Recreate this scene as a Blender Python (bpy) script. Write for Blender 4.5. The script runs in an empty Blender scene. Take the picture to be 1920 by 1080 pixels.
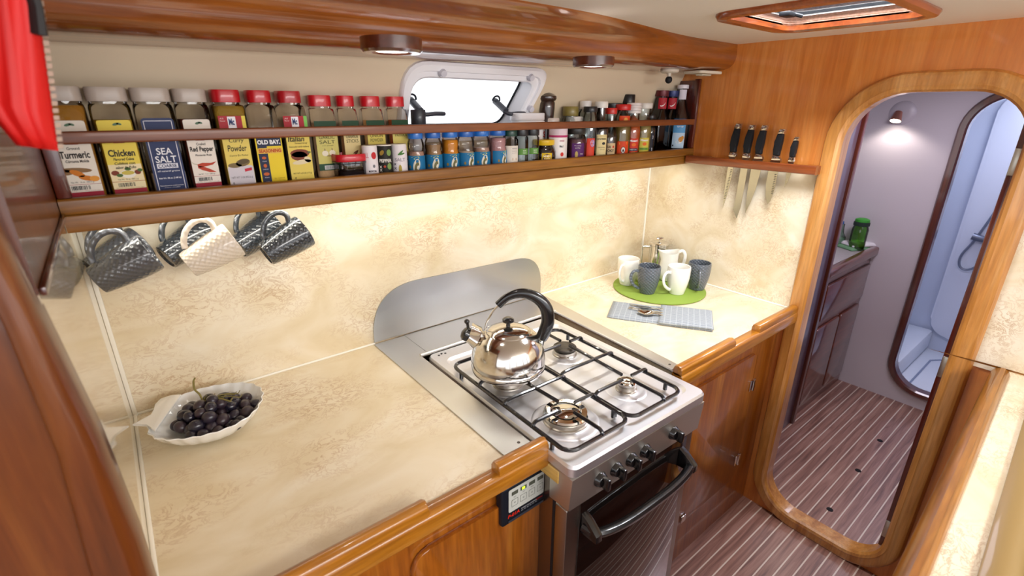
import bpy, bmesh, math, random
from mathutils import Vector, Matrix
PI = math.pi
C = bpy.context.scene.collection
random.seed(7)

# ------------------------------------------------------------------ camera (levels: floor z=0, worktop z=.9, eye 1.6)
F = 918.0
CAM = Vector((0, 0, 1.6))
RX = Vector((0.7805964, -0.62502123, 0.00421009))      # camera right
RY = Vector((-0.21370426, -0.27321549, -0.93791459))   # camera down
RZ = Vector((0.5873668, 0.73123304, -0.34684072))      # camera forward
def ray(u, v): return RX*(u-960) + RY*(v-540) + RZ*F
def onz(u, v, z): d = ray(u, v); return CAM + d*((z-CAM.z)/d.z)
def ony(u, v, y): d = ray(u, v); return CAM + d*((y-CAM.y)/d.y)
def onx(u, v, x): d = ray(u, v); return CAM + d*((x-CAM.x)/d.x)

# ------------------------------------------------------------------ materials
def lin(c):
    if isinstance(c, str):
        c = [int(c[i:i+2], 16)/255 for i in (0, 2, 4)]
    return tuple((x/12.92 if x <= .04045 else ((x+.055)/1.055)**2.4) for x in c) + (1,)
MATS = {}
def new_mat(name):
    m = bpy.data.materials.new(name); m.use_nodes = True
    return m, m.node_tree.nodes, m.node_tree.links, m.node_tree.nodes['Principled BSDF']
def M(col, rough=.5, metal=0, coat=0, emit=0, ior=1.5, sub=0, bump=0, bscale=200, trans=0, aniso=0, coatr=.03):
    key = (col, rough, metal, coat, emit, ior, sub, bump, bscale, trans, aniso)
    if key in MATS: return MATS[key]
    m, n, l, p = new_mat('mat_%d' % len(MATS))
    p.inputs['Base Color'].default_value = lin(col)
    p.inputs['Roughness'].default_value = rough
    p.inputs['Metallic'].default_value = metal
    p.inputs['IOR'].default_value = ior
    if rough in (.4, .45, .5) and not metal and not coat: p.inputs['Specular IOR Level'].default_value = .2
    p.inputs['Coat Weight'].default_value = coat
    p.inputs['Coat Roughness'].default_value = coatr
    p.inputs['Transmission Weight'].default_value = trans
    p.inputs['Anisotropic'].default_value = aniso
    if sub:
        p.inputs['Subsurface Weight'].default_value = sub
        p.inputs['Subsurface Radius'].default_value = (.01, .01, .01)
        p.inputs['Subsurface Scale'].default_value = .3
    if emit:
        p.inputs['Emission Color'].default_value = lin(col)
        p.inputs['Emission Strength'].default_value = emit
    if bump:
        t = n.new('ShaderNodeTexCoord'); z = n.new('ShaderNodeTexNoise'); z.inputs['Scale'].default_value = bscale
        b = n.new('ShaderNodeBump'); b.inputs['Strength'].default_value = bump; b.inputs['Distance'].default_value = .002
        l.new(t.outputs['Object'], z.inputs['Vector']); l.new(z.outputs['Fac'], b.inputs['Height']); l.new(b.outputs['Normal'], p.inputs['Normal'])
    MATS[key] = m
    return m
def ramp(n, stops):
    r = n.new('ShaderNodeValToRGB'); e = r.color_ramp.elements
    while len(e) < len(stops): e.new(.5)
    for k, (pos, c) in enumerate(stops):
        e[k].position = pos; e[k].color = lin(c) if not isinstance(c, tuple) or len(c) == 3 else c
    return r
def wood(name, dark, mid, light, axis='x', rough=.3, coat=1.0, scale=1.0, contrast=1.0):
    m, n, l, p = new_mat(name)
    t = n.new('ShaderNodeTexCoord'); mp = n.new('ShaderNodeMapping')
    s = {'x': (1.2, 16, 16), 'y': (16, 1.2, 16), 'z': (16, 16, 1.2)}[axis]
    mp.inputs['Scale'].default_value = tuple(v*scale for v in s)
    nz = n.new('ShaderNodeTexNoise'); nz.inputs['Scale'].default_value = 1.6; nz.inputs['Detail'].default_value = 8; nz.inputs['Roughness'].default_value = .62; nz.inputs['Distortion'].default_value = .6
    r = ramp(n, [(.28, dark), (.5, mid), (.74, light)])
    fine = n.new('ShaderNodeTexNoise'); fine.inputs['Scale'].default_value = 9; fine.inputs['Detail'].default_value = 4
    mx = n.new('ShaderNodeMix'); mx.data_type = 'RGBA'; mx.blend_type = 'MULTIPLY'; mx.inputs['Factor'].default_value = .35*contrast
    r2 = ramp(n, [(.35, (.55, .5, .45)), (.65, (1, 1, 1))])
    l.new(t.outputs['Object'], mp.inputs['Vector']); l.new(mp.outputs['Vector'], nz.inputs['Vector']); l.new(mp.outputs['Vector'], fine.inputs['Vector'])
    l.new(nz.outputs['Fac'], r.inputs['Fac']); l.new(fine.outputs['Fac'], r2.inputs['Fac'])
    l.new(r.outputs['Color'], mx.inputs['A']); l.new(r2.outputs['Color'], mx.inputs['B'])
    l.new(mx.outputs['Result'], p.inputs['Base Color'])
    p.inputs['Roughness'].default_value = rough; p.inputs['Coat Weight'].default_value = coat; p.inputs['Coat Roughness'].default_value = .07
    return m
def laminate(name, rough=.3, coat=0.0, base=('dac9a6', 'e4d6ba', 'ece2cd'), vein='b9946a'):
    m, n, l, p = new_mat(name)
    t = n.new('ShaderNodeTexCoord')
    mp = n.new('ShaderNodeMapping'); mp.inputs['Rotation'].default_value = (.3, .5, .35); mp.inputs['Scale'].default_value = (1, 1.5, 1.6)
    l.new(t.outputs['Object'], mp.inputs['Vector'])
    a = n.new('ShaderNodeTexNoise'); a.inputs['Scale'].default_value = 4.5; a.inputs['Detail'].default_value = 6; a.inputs['Distortion'].default_value = 1.2
    ra = ramp(n, [(.3, base[0]), (.5, base[1]), (.7, base[2])])
    v = n.new('ShaderNodeTexNoise'); v.inputs['Scale'].default_value = 24; v.inputs['Detail'].default_value = 9; v.inputs['Roughness'].default_value = .65; v.inputs['Distortion'].default_value = 1.6
    s = n.new('ShaderNodeMath'); s.operation = 'SUBTRACT'; s.inputs[1].default_value = .5
    ab = n.new('ShaderNodeMath'); ab.operation = 'ABSOLUTE'
    rv = ramp(n, [(.0, (1, 1, 1)), (.045, (0, 0, 0))])
    k = n.new('ShaderNodeTexNoise'); k.inputs['Scale'].default_value = 5; k.inputs['Detail'].default_value = 4
    rk = ramp(n, [(.42, (0, 0, 0)), (.68, (.9, .9, .9))])
    mu = n.new('ShaderNodeMath'); mu.operation = 'MULTIPLY'
    mx = n.new('ShaderNodeMix'); mx.data_type = 'RGBA'; mx.inputs['B'].default_value = lin(vein)
    for q in (a, v, k): l.new(mp.outputs['Vector'], q.inputs['Vector'])
    l.new(a.outputs['Fac'], ra.inputs['Fac']); l.new(v.outputs['Fac'], s.inputs[0]); l.new(s.outputs[0], ab.inputs[0]); l.new(ab.outputs[0], rv.inputs['Fac'])
    l.new(k.outputs['Fac'], rk.inputs['Fac']); l.new(rv.outputs['Color'], mu.inputs[0]); l.new(rk.outputs['Color'], mu.inputs[1])
    l.new(mu.outputs[0], mx.inputs['Factor']); l.new(ra.outputs['Color'], mx.inputs['A']); l.new(mx.outputs['Result'], p.inputs['Base Color'])
    p.inputs['Roughness'].default_value = rough; p.inputs['Coat Weight'].default_value = coat; p.inputs['Coat Roughness'].default_value = .05
    return m
def clear(name, tint, gloss=.10):
    m, n, l, p = new_mat(name); n.remove(p)
    o = n['Material Output']; tr = n.new('ShaderNodeBsdfTransparent'); tr.inputs['Color'].default_value = lin(tint)
    g = n.new('ShaderNodeBsdfGlossy'); g.inputs['Roughness'].default_value = .06
    lw = n.new('ShaderNodeFresnel'); lw.inputs['IOR'].default_value = 1.3
    ad = n.new('ShaderNodeMath'); ad.operation = 'ADD'; ad.inputs[1].default_value = gloss*.5; ad.use_clamp = True
    mx = n.new('ShaderNodeMixShader')
    l.new(lw.outputs[0], ad.inputs[0]); l.new(ad.outputs[0], mx.inputs[0]); l.new(tr.outputs[0], mx.inputs[1]); l.new(g.outputs[0], mx.inputs[2]); l.new(mx.outputs[0], o.inputs['Surface'])
    return m
def floor_mat():
    m, n, l, p = new_mat('plank_floor')
    t = n.new('ShaderNodeTexCoord'); sx = n.new('ShaderNodeSeparateXYZ'); l.new(t.outputs['Object'], sx.inputs[0])
    def mth(op, a, b=None):
        q = n.new('ShaderNodeMath'); q.operation = op
        for i, x in enumerate((a, b)):
            if x is None: continue
            if isinstance(x, (int, float)): q.inputs[i].default_value = x
            else: l.new(x, q.inputs[i])
        return q.outputs[0]
    yy = mth('DIVIDE', mth('SUBTRACT', sx.outputs['Y'], .650), .0457)
    idx = mth('FLOOR', yy); fr = mth('FRACT', yy)
    line = mth('LESS_THAN', fr, .105)
    cx = n.new('ShaderNodeCombineXYZ'); l.new(mth('MULTIPLY', sx.outputs['X'], 1.5), cx.inputs[0]); l.new(mth('MULTIPLY', yy, 1.3), cx.inputs[1]); l.new(mth('MULTIPLY', idx, 3.7), cx.inputs[2])
    nz = n.new('ShaderNodeTexNoise'); nz.inputs['Scale'].default_value = 2.2; nz.inputs['Detail'].default_value = 8; nz.inputs['Roughness'].default_value = .6; nz.inputs['Distortion'].default_value = .8
    l.new(cx.outputs[0], nz.inputs['Vector'])
    r = ramp(n, [(.25, '5a3b33'), (.5, '8d6558'), (.75, 'aa8374')])
    l.new(nz.outputs['Fac'], r.inputs['Fac'])
    mx = n.new('ShaderNodeMix'); mx.data_type = 'RGBA'; mx.inputs['B'].default_value = lin('d3c2b2')
    l.new(line, mx.inputs['Factor']); l.new(r.outputs['Color'], mx.inputs['A']); l.new(mx.outputs['Result'], p.inputs['Base Color'])
    p.inputs['Roughness'].default_value = .33; p.inputs['Coat Weight'].default_value = .3; p.inputs['Coat Roughness'].default_value = .2
    return m
def brushed(name, col, rough, axis='x', strength=.08):
    m, n, l, p = new_mat(name)
    p.inputs['Base Color'].default_value = lin(col); p.inputs['Metallic'].default_value = 1; p.inputs['Roughness'].default_value = rough
    t = n.new('ShaderNodeTexCoord'); mp = n.new('ShaderNodeMapping'); mp.inputs['Scale'].default_value = {'x': (3, 300, 300), 'y': (300, 3, 300), 'z': (300, 300, 3)}[axis]
    z = n.new('ShaderNodeTexNoise'); z.inputs['Scale'].default_value = 1; z.inputs['Detail'].default_value = 3
    b = n.new('ShaderNodeBump'); b.inputs['Strength'].default_value = strength; b.inputs['Distance'].default_value = .001
    l.new(t.outputs['Object'], mp.inputs['Vector']); l.new(mp.outputs[0], z.inputs['Vector']); l.new(z.outputs['Fac'], b.inputs['Height']); l.new(b.outputs[0], p.inputs['Normal'])
    return m
def woven(name, col, rough, coat):
    m, n, l, p = new_mat(name)
    p.inputs['Base Color'].default_value = lin(col); p.inputs['Roughness'].default_value = rough; p.inputs['Coat Weight'].default_value = coat; p.inputs['Coat Roughness'].default_value = .1
    t = n.new('ShaderNodeTexCoord'); sx = n.new('ShaderNodeSeparateXYZ'); l.new(t.outputs['Object'], sx.inputs[0])
    def mth(op, a, b=0.0):
        q = n.new('ShaderNodeMath'); q.operation = op
        for i, x in enumerate((a, b)):
            if isinstance(x, (int, float)): q.inputs[i].default_value = x
            else: l.new(x, q.inputs[i])
        return q.outputs[0]
    an = mth('MULTIPLY', mth('ARCTAN2', sx.outputs['Y'], sx.outputs['X']), 18.0); zz = mth('MULTIPLY', sx.outputs['Z'], 520.0)
    h = mth('MULTIPLY', mth('SINE', an), mth('SINE', zz))
    b = n.new('ShaderNodeBump'); b.inputs['Strength'].default_value = .55; b.inputs['Distance'].default_value = .0016
    l.new(h, b.inputs['Height']); l.new(b.outputs[0], p.inputs['Normal'])
    return m
def cloth(name, c1, c2):
    m, n, l, p = new_mat(name)
    t = n.new('ShaderNodeTexCoord'); br = n.new('ShaderNodeTexBrick'); br.inputs['Scale'].default_value = 26
    br.inputs['Color1'].default_value = lin(c1); br.inputs['Color2'].default_value = lin(c1); br.inputs['Mortar'].default_value = lin(c2); br.inputs['Mortar Size'].default_value = .035; br.offset = 0
    nz = n.new('ShaderNodeTexNoise'); nz.inputs['Scale'].default_value = 500
    mx = n.new('ShaderNodeMix'); mx.data_type = 'RGBA'; mx.blend_type = 'MULTIPLY'; mx.inputs['Factor'].default_value = .5
    l.new(t.outputs['Object'], br.inputs['Vector']); l.new(t.outputs['Object'], nz.inputs['Vector']); l.new(br.outputs['Color'], mx.inputs['A']); l.new(nz.outputs['Fac'], mx.inputs['B'])
    b = n.new('ShaderNodeBump'); b.inputs['Strength'].default_value = .5; b.inputs['Distance'].default_value = .001
    l.new(nz.outputs['Fac'], b.inputs['Height']); l.new(b.outputs[0], p.inputs['Normal'])
    l.new(mx.outputs['Result'], p.inputs['Base Color']); p.inputs['Roughness'].default_value = .9
    return m

W_BULK = wood('bulkhead_wood', 'bd6826', 'd07f38', 'de964e', 'z', contrast=.45, coat=.6)
W_BEAM = wood('beam_wood', '70370c', '8f4d14', 'aa6622', 'x', contrast=.6, coat=.8)
W_TRIM = wood('edge_wood', '8a4f12', 'ad6e1c', 'c88c36', 'x', coat=.7)
W_HAND = wood('rail_edge_wood', '7c480e', '9a6118', 'b0782a', 'x', coat=.45, rough=.4)
W_TRIMY = wood('edge_wood_cross', '6e2f0f', '8f461b', 'a85c28', 'y')
W_CAB = wood('cabinet_wood', '884610', 'a35c18', 'ba7626', 'z', coat=.7)
W_SHELF = wood('shelf_wood', '744610', '8d5a18', 'a67426', 'x', coat=.15, rough=.4)
W_RAIL = wood('rail_wood', '5c2a10', '7a3f1a', '935626', 'x', coat=.1, rough=.4)
W_FRAME = wood('door_frame_wood', 'a8682a', 'c88a44', 'dca766', 'z', contrast=.8, coat=.7)
W_DARK = wood('mahogany', '3c120a', '54190e', '6b2715', 'z')
W_DARKX = wood('mahogany_long', '4a1a0c', '662814', '7e3a1e', 'x')
W_POST = wood('post_wood', '4c2408', '693410', '7e4618', 'z', contrast=.5, coat=.3)
LAM = laminate('stone_laminate')
LAM_W = laminate('stone_laminate_wall', rough=.3)
LAM_G = laminate('glossy_laminate', rough=.22, coat=1.0)
CREAM = M('d9c8ac', .55)
CEIL = M('efebe3', .6)
WHITE = M('efeff0', .35)
SEAL = M('f4f1e6', .4)
STEEL = brushed('brushed_steel', 'dadad8', .36, 'x')
STEELY = brushed('brushed_steel_cross', 'dadad8', .34, 'y')
HOB = brushed('hob_steel', 'e8e9ee', .42, 'x', .04)
CHROME = M('dcdad6', .08, 1)
POLISH = brushed('polished_steel', 'd6d2cb', .13, 'z', .02)
BLACK = M('101012', .25, coat=.5)
ENAMEL = M('15151a', .22, coat=.6)
MATTE = M('1d1f23', .5)
GLASSB = M('100c0b', .04, coat=1)
CER_W = M('f0eee8', .15, coat=.5)
CER_G = M('5b6168', .3, coat=.3)
PLASTIC = clear('clear_plastic', 'fbf8f3', .04)
GLASS = clear('clear_glass', 'eef4f4', .12)
PANE = clear('window_glass', 'ffffff', .0)
GREENG = clear('green_plastic', 'a4de74', .12)
BROWNG = clear('brown_glass', '6a4424', .12)
FLOOR = floor_mat()

# ------------------------------------------------------------------ mesh helpers
def obj(name, bm, mat, parent=None, smooth=True, angle=40, **kw):
    me = bpy.data.meshes.new(name)
    bmesh.ops.recalc_face_normals(bm, faces=bm.faces)
    bm.to_mesh(me); bm.free()
    if smooth:
        for p in me.polygons: p.use_smooth = True
        me.set_sharp_from_angle(angle=math.radians(angle))
    me.materials.append(mat)
    o = bpy.data.objects.new(name, me); C.objects.link(o)
    if parent: o.parent = parent
    for k, v in kw.items(): o[k] = v
    return o
def thing(name, label, cat, loc=(0, 0, 0), rotz=0, group=None, rot=None):
    o = bpy.data.objects.new(name, None); C.objects.link(o); o.empty_display_size = .02
    o.location = loc; o.rotation_euler = rot if rot else (0, 0, rotz)
    o['label'] = label; o['category'] = cat
    if group: o['group'] = group
    return o
def tag(o, label, cat, group=None):
    o['label'] = label; o['category'] = cat
    if group: o['group'] = group
    return o
def struct(name, bm, mat, parent=None, label=None, **k):
    o = obj(name, bm, mat, parent, **k)
    if not parent: o['kind'] = 'structure'
    if label: o['label'] = label
    return o
def copy_tree(o, parent=None):
    c = o.copy(); C.objects.link(c)
    if parent: c.parent = parent
    for ch in list(o.children): copy_tree(ch, c)
    return c
def new(): return bmesh.new()
def box(bm, x0, x1, y0, y1, z0, z1, bev=0, seg=2):
    v = [bm.verts.new(p) for p in ((x0, y0, z0), (x1, y0, z0), (x1, y1, z0), (x0, y1, z0), (x0, y0, z1), (x1, y0, z1), (x1, y1, z1), (x0, y1, z1))]
    f = [bm.faces.new([v[i] for i in q]) for q in ((0, 3, 2, 1), (4, 5, 6, 7), (0, 1, 5, 4), (1, 2, 6, 5), (2, 3, 7, 6), (3, 0, 4, 7))]
    if bev:
        e = set()
        for q in f: e.update(q.edges)
        bmesh.ops.bevel(bm, geom=list(e), offset=bev, segments=seg, affect='EDGES', profile=.5)
    return bm
def prism(bm, poly, axis, a, b, bev=0):
    """poly of 2-D points swept along axis from a to b (x: poly=(y,z); y: (x,z); z: (x,y))"""
    def P(p, t): return {'x': (t, p[0], p[1]), 'y': (p[0], t, p[1]), 'z': (p[0], p[1], t)}[axis]
    A = [bm.verts.new(P(p, a)) for p in poly]; B = [bm.verts.new(P(p, b)) for p in poly]
    n = len(poly); fs = []
    for i in range(n): fs.append(bm.faces.new((A[i], A[(i+1) % n], B[(i+1) % n], B[i])))
    fs.append(bm.faces.new(A[::-1])); fs.append(bm.faces.new(B))
    if bev:
        e = set(fs[-1].edges) | set(fs[-2].edges)
        bmesh.ops.bevel(bm, geom=list(e), offset=bev, segments=2, affect='EDGES', profile=.5)
    return bm
def skin(bm, loops, cap0=True, cap1=True, closed=True):
    L = [[bm.verts.new(p) for p in lp] for lp in loops]
    for a, b in zip(L, L[1:]):
        n = len(a)
        for i in range(n if closed else n-1):
            j = (i+1) % n
            bm.faces.new((a[i], a[j], b[j], b[i]))
    if cap0 and closed: bm.faces.new(L[0][::-1])
    if cap1 and closed: bm.faces.new(L[-1])
    return bm
def lathe(bm, prof, seg=32, mat=None, cap0=False, cap1=False):
    loops = [[(r*math.cos(2*PI*k/seg), r*math.sin(2*PI*k/seg), z) for k in range(seg)] for r, z in prof]
    if mat: loops = [[mat @ Vector(p) for p in lp] for lp in loops]
    return skin(bm, loops, cap0, cap1)
def smooth_path(pts, n=8, closed=False):
    P = [Vector(p) for p in pts]; out = []
    m = len(P)
    for i in range(m if closed else m-1):
        p0 = P[(i-1) % m] if (closed or i > 0) else P[i]; p1 = P[i]; p2 = P[(i+1) % m]; p3 = P[(i+2) % m] if (closed or i+2 < m) else p2
        for k in range(n):
            t = k/n
            out.append(.5*((2*p1)+(-p0+p2)*t+(2*p0-5*p1+4*p2-p3)*t*t+(-p0+3*p1-3*p2+p3)*t**3))
    if not closed: out.append(P[-1])
    return out
def tube(bm, pts, r, seg=10, closed=False, sx=1.0, up=None):
    P = [Vector(p) for p in pts]; n = len(P)
    rr = r if isinstance(r, (list, tuple)) else [r]*n
    T = []
    for i in range(n):
        a = P[(i-1) % n] if (closed or i > 0) else P[i]; b = P[(i+1) % n] if (closed or i < n-1) else P[i]
        d = b-a
        T.append(d.normalized() if d.length > 1e-9 else Vector((0, 0, 1)))
    N = T[0].orthogonal().normalized() if up is None else (Vector(up)-T[0]*Vector(up).dot(T[0])).normalized()
    loops = []
    for i in range(n):
        N = (N-T[i]*N.dot(T[i]))
        N = N.normalized() if N.length > 1e-6 else T[i].orthogonal().normalized()
        B = T[i].cross(N)
        loops.append([P[i]+N*(rr[i]*math.cos(2*PI*k/seg))+B*(rr[i]*sx*math.sin(2*PI*k/seg)) for k in range(seg)])
    if closed: loops.append(loops[0])
    skin(bm, loops, not closed, not closed)
    if closed: bmesh.ops.remove_doubles(bm, verts=bm.verts, dist=1e-6)
    return bm
def rrect(w, h, r, n=6, cx=0, cy=0):
    """rounded rectangle as 2-D loop, counter-clockwise"""
    rs = r if isinstance(r, (list, tuple)) else [r]*4
    out = []
    for (sx, sy, a0), q in zip(((1, 1, 0), (-1, 1, 90), (-1, -1, 180), (1, -1, 270)), rs):
        q = max(q, 1e-4)
        for k in range(n+1):
            a = math.radians(a0+90*k/n)
            out.append((cx+sx*(w/2-q)+q*math.cos(a), cy+sy*(h/2-q)+q*math.sin(a)))
    return out
def plate_hole(bm, outer, inner, P, th):
    """slab with a hole: outer and inner 2-D loops, P maps (u,v,t) to space"""
    for t in (0, th):
        a = [bm.verts.new(P(u, v, t)) for u, v in outer]; b = [bm.verts.new(P(u, v, t)) for u, v in inner]
        es = [bm.edges.new((q[i], q[(i+1) % len(q)])) for q in (a, b) for i in range(len(q))]
        bmesh.ops.triangle_fill(bm, use_beauty=True, use_dissolve=False, edges=es)
        if t == 0: a0, b0 = a, b
    for q0, q1 in ((a0, a), (b0, b)):
        for i in range(len(q0)):
            j = (i+1) % len(q0)
            bm.faces.new((q0[i], q0[j], q1[j], q1[i]))
    return bm
def sweep_frame(bm, loop, P, sec, centre):
    """moulding: 2-D loop, section points (outward offset, thickness), P maps (u,v,t)"""
    n = len(loop); L = []
    cen = Vector(centre)
    norms = []
    for i in range(n):
        a = Vector(loop[(i-1) % n]); b = Vector(loop[(i+1) % n]); d = (b-a).normalized(); nn = Vector((d.y, -d.x)); norms.append(nn)
    loops = []
    for o, t in sec:
        loops.append([P(loop[i][0]+norms[i].x*o, loop[i][1]+norms[i].y*o, t) for i in range(n)])
    loops.append(loops[0])
    skin(bm, loops, False, False); bmesh.ops.remove_doubles(bm, verts=bm.verts, dist=1e-6)
    return bm

# ------------------------------------------------------------------ lettering
def text_data(s, bold=0, shear=0):
    cu = bpy.data.curves.new('lettering', 'FONT'); cu.body = s; cu.size = 1; cu.offset = bold; cu.shear = shear; cu.resolution_u = 3
    o = bpy.data.objects.new('lettering', cu); C.objects.link(o)
    dg = bpy.context.evaluated_depsgraph_get(); me = bpy.data.meshes.new_from_object(o.evaluated_get(dg))
    vs = [v.co.copy() for v in me.vertices]; fs = [tuple(p.vertices) for p in me.polygons]
    bpy.data.objects.remove(o); bpy.data.curves.remove(cu); bpy.data.meshes.remove(me)
    return vs, fs
class Face:
    """a surface a label sits on: flat (front at y) or round (radius r, turned by a0)"""
    cx = 0
    def __init__(s, y=0, r=None, a0=0): s.y, s.r, s.a0 = y, r, (a0-math.atan2(Face.cx, 1.19) if r else 0)
    def P(s, x, z, off):
        if s.r is None: return (x, s.y-off, z)
        a = x/s.r+s.a0
        return ((s.r+off)*math.sin(a), -(s.r+off)*math.cos(a), z)
def letters(parent, face, col, items, off=.0011, name='lettering'):
    bm = new()
    for it in items:
        s, cx, cz, w, h = it[:5]; o = it[5] if len(it) > 5 else {}
        vs, fs = text_data(s, o.get('bold', 0), o.get('shear', 0))
        if not vs: continue
        x0 = min(v.x for v in vs); x1 = max(v.x for v in vs); y0 = min(v.y for v in vs); y1 = max(v.y for v in vs)
        sy = h/max(y1-y0, 1e-6); sx = w/max(x1-x0, 1e-6) if w else sy
        rot = o.get('rot', 0); c_, s_ = math.cos(rot), math.sin(rot)
        V = []
        for v in vs:
            a = (v.x-(x0+x1)/2)*sx; b = (v.y-(y0+y1)/2)*sy
            V.append(bm.verts.new(face.P(cx+a*c_-b*s_, cz+a*s_+b*c_, off)))
        for f in fs:
            try: bm.faces.new([V[i] for i in f])
            except ValueError: pass
    return obj(name, bm, M(col, .5), parent, smooth=False)
def patch(parent, face, col, x0, x1, z0, z1, off=.0005, name='label', nx=None, rad=0, rough=.45):
    bm = new(); add_patch(bm, face, x0, x1, z0, z1, off, nx)
    return obj(name, bm, M(col, rough), parent, smooth=face.r is not None)
def add_patch(bm, face, x0, x1, z0, z1, off, nx=None):
    n = nx or (1 if face.r is None else 12)
    a = [bm.verts.new(face.P(x0+(x1-x0)*i/n, z0, off)) for i in range(n+1)]; b = [bm.verts.new(face.P(x0+(x1-x0)*i/n, z1, off)) for i in range(n+1)]
    for i in range(n): bm.faces.new((a[i], a[i+1], b[i+1], b[i]))
def add_poly(bm, face, pts, off):
    bm.faces.new([bm.verts.new(face.P(x, z, off)) for x, z in pts])
def ell(cx, cz, a, b, n=14, rot=0):
    return [(cx+a*math.cos(2*PI*k/n)*math.cos(rot)-b*math.sin(2*PI*k/n)*math.sin(rot), cz+a*math.cos(2*PI*k/n)*math.sin(rot)+b*math.sin(2*PI*k/n)*math.cos(rot)) for k in range(n)]
def pict(parent, face, col, polys, off=.0009, name='picture'):
    bm = new()
    for p in polys: add_poly(bm, face, p, off)
    return obj(name, bm, M(col, .5), parent, smooth=False)
# ------------------------------------------------------------------ the setting
def rpoly(pts, rad, n=6):
    """round the corners of a convex 2-D polygon"""
    out = []; m = len(pts)
    rad = rad if isinstance(rad, (list, tuple)) else [rad]*m
    for i in range(m):
        p = Vector(pts[i]); a = (Vector(pts[i-1])-p); b = (Vector(pts[(i+1) % m])-p)
        r = rad[i]; a.normalize(); b.normalize()
        for k in range(n+1):
            t = k/n
            out.append(tuple((p+a*r)*(1-t)**2+p*2*t*(1-t)+(p+b*r)*t*t))
    return out
XB, YB, ZC, TOP = 1.865, 1.346, .9, 1.816      # bulkhead, backsplash, worktop height, headroom
XL = -.085                                      # left partition
bm = new(); box(bm, -2.5, 5.0, -2.0, 1.6, -.05, 0); struct('floor', bm, FLOOR, label='dark plank floor with thin pale caulking lines', smooth=False)
# overhead with the hatch opening
bm = new(); hx0, hx1, hy0, hy1 = 1.25, 1.61, .41, .74
plate_hole(bm, [(-2.5, -1.4), (3.3, -1.4), (3.3, 1.36), (-2.5, 1.36)], rrect(hx1-hx0, hy1-hy0, .04, cx=(hx0+hx1)/2, cy=(hy0+hy1)/2), lambda u, v, t: (u, v, TOP+t), .02)
struct('ceiling', bm, CEIL, smooth=False)
# backsplash wall and the sloping hull lining above the shelf
bm = new(); box(bm, XL-.02, XB+.02, YB, YB+.03, 0, 1.432); struct('wall_back', bm, LAM_W, smooth=False, label='cream marbled laminate backsplash')
SL = -.374
def PW(x, z, t=0): return (x, 1.338+SL*(z-1.432)-.937*t, z-.35*t)
win_o = rpoly([(.632, 1.505), (1.058, 1.505), (1.142, 1.714), (.632, 1.714)], [.05, .05, .062, .075])
win_i = rpoly([(.664, 1.530), (1.030, 1.530), (1.088, 1.673), (.664, 1.673)], [.03, .03, .035, .05])
bm = new(); plate_hole(bm, [(XL-.02, 1.428), (XB+.02, 1.428), (XB+.02, 1.80), (XL-.02, 1.80)], rpoly([(.655, 1.522), (1.040, 1.522), (1.095, 1.680), (.655, 1.680)], .03), lambda u, v, t: PW(u, v, -t), .012)
struct('wall_hull', bm, CREAM, smooth=False, label='cream hull lining sloping in above the shelf')
w = bpy.data.objects.new('window_1', None); C.objects.link(w); w['kind'] = 'structure'; w['label'] = 'white framed portlight above the spice shelf'
bm = new(); n = len(win_o); m_ = len(win_i)
mid = [tuple((Vector(a)*.5+Vector(b)*.5)) for a, b in zip(win_o, win_i)]
skin(bm, [[PW(*p, 0) for p in win_o], [PW(*p, .010) for p in win_o], [PW(*p, .016) for p in [tuple(Vector(a)*.85+Vector(b)*.15) for a, b in zip(win_o, win_i)]],
          [PW(*p, .016) for p in mid], [PW(*p, .009) for p in [tuple(Vector(a)*.42+Vector(b)*.58) for a, b in zip(win_o, win_i)]], [PW(*p, .009) for p in [tuple(Vector(a)*.12+Vector(b)*.88) for a, b in zip(win_o, win_i)]],
          [PW(*p, .004) for p in win_i], [PW(*p, -.062) for p in win_i]], False, False)
struct('window_frame', bm, M('f2f2f6', .3), w)
bm = new(); skin(bm, [[PW(*p, -.055) for p in win_i], [PW(*p, -.060) for p in win_i]]); struct('pane', bm, PANE, w, smooth=False)
bm = new(); tube(bm, [PW(*tuple(Vector(p)*.985+Vector((.86, 1.60))*.015), -.053) for p in win_i], .0035, 6, closed=True); struct('gasket', bm, MATTE, w)
for px, pz in ((.745, 1.69), (1.055, 1.69), (1.085, 1.60)):
    bm = new(); a = Vector(PW(px, pz, .012)); b = Vector(PW(px, pz, .024)); tube(bm, [a, b], [.012, .009], 14); struct('fixing_boss', bm, M('d2d2dc', .3), w)
for dx in (.675, .97):
    bm = new()
    tube(bm, [PW(dx+.02, 1.600, -.05), PW(dx+.02, 1.592, .012)], .010, 12)
    tube(bm, smooth_path([PW(dx+.015, 1.59, .01), PW(dx+.03, 1.588, .024), PW(dx+.06, 1.590, .024), PW(dx+.092, 1.588, .02)], 5), [.007]*3+[.006]*12+[.005], 8)
    struct('dog_handle', bm, M('3d4049', .35), w)
    bm = new(); tube(bm, [PW(dx+.02+.014*math.cos(a), 1.602+.014*math.sin(a), -.045) for a in [PI*k/10 for k in range(11)]], .003, 6); struct('handle_seat', bm, M('30333b', .4), w)

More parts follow.
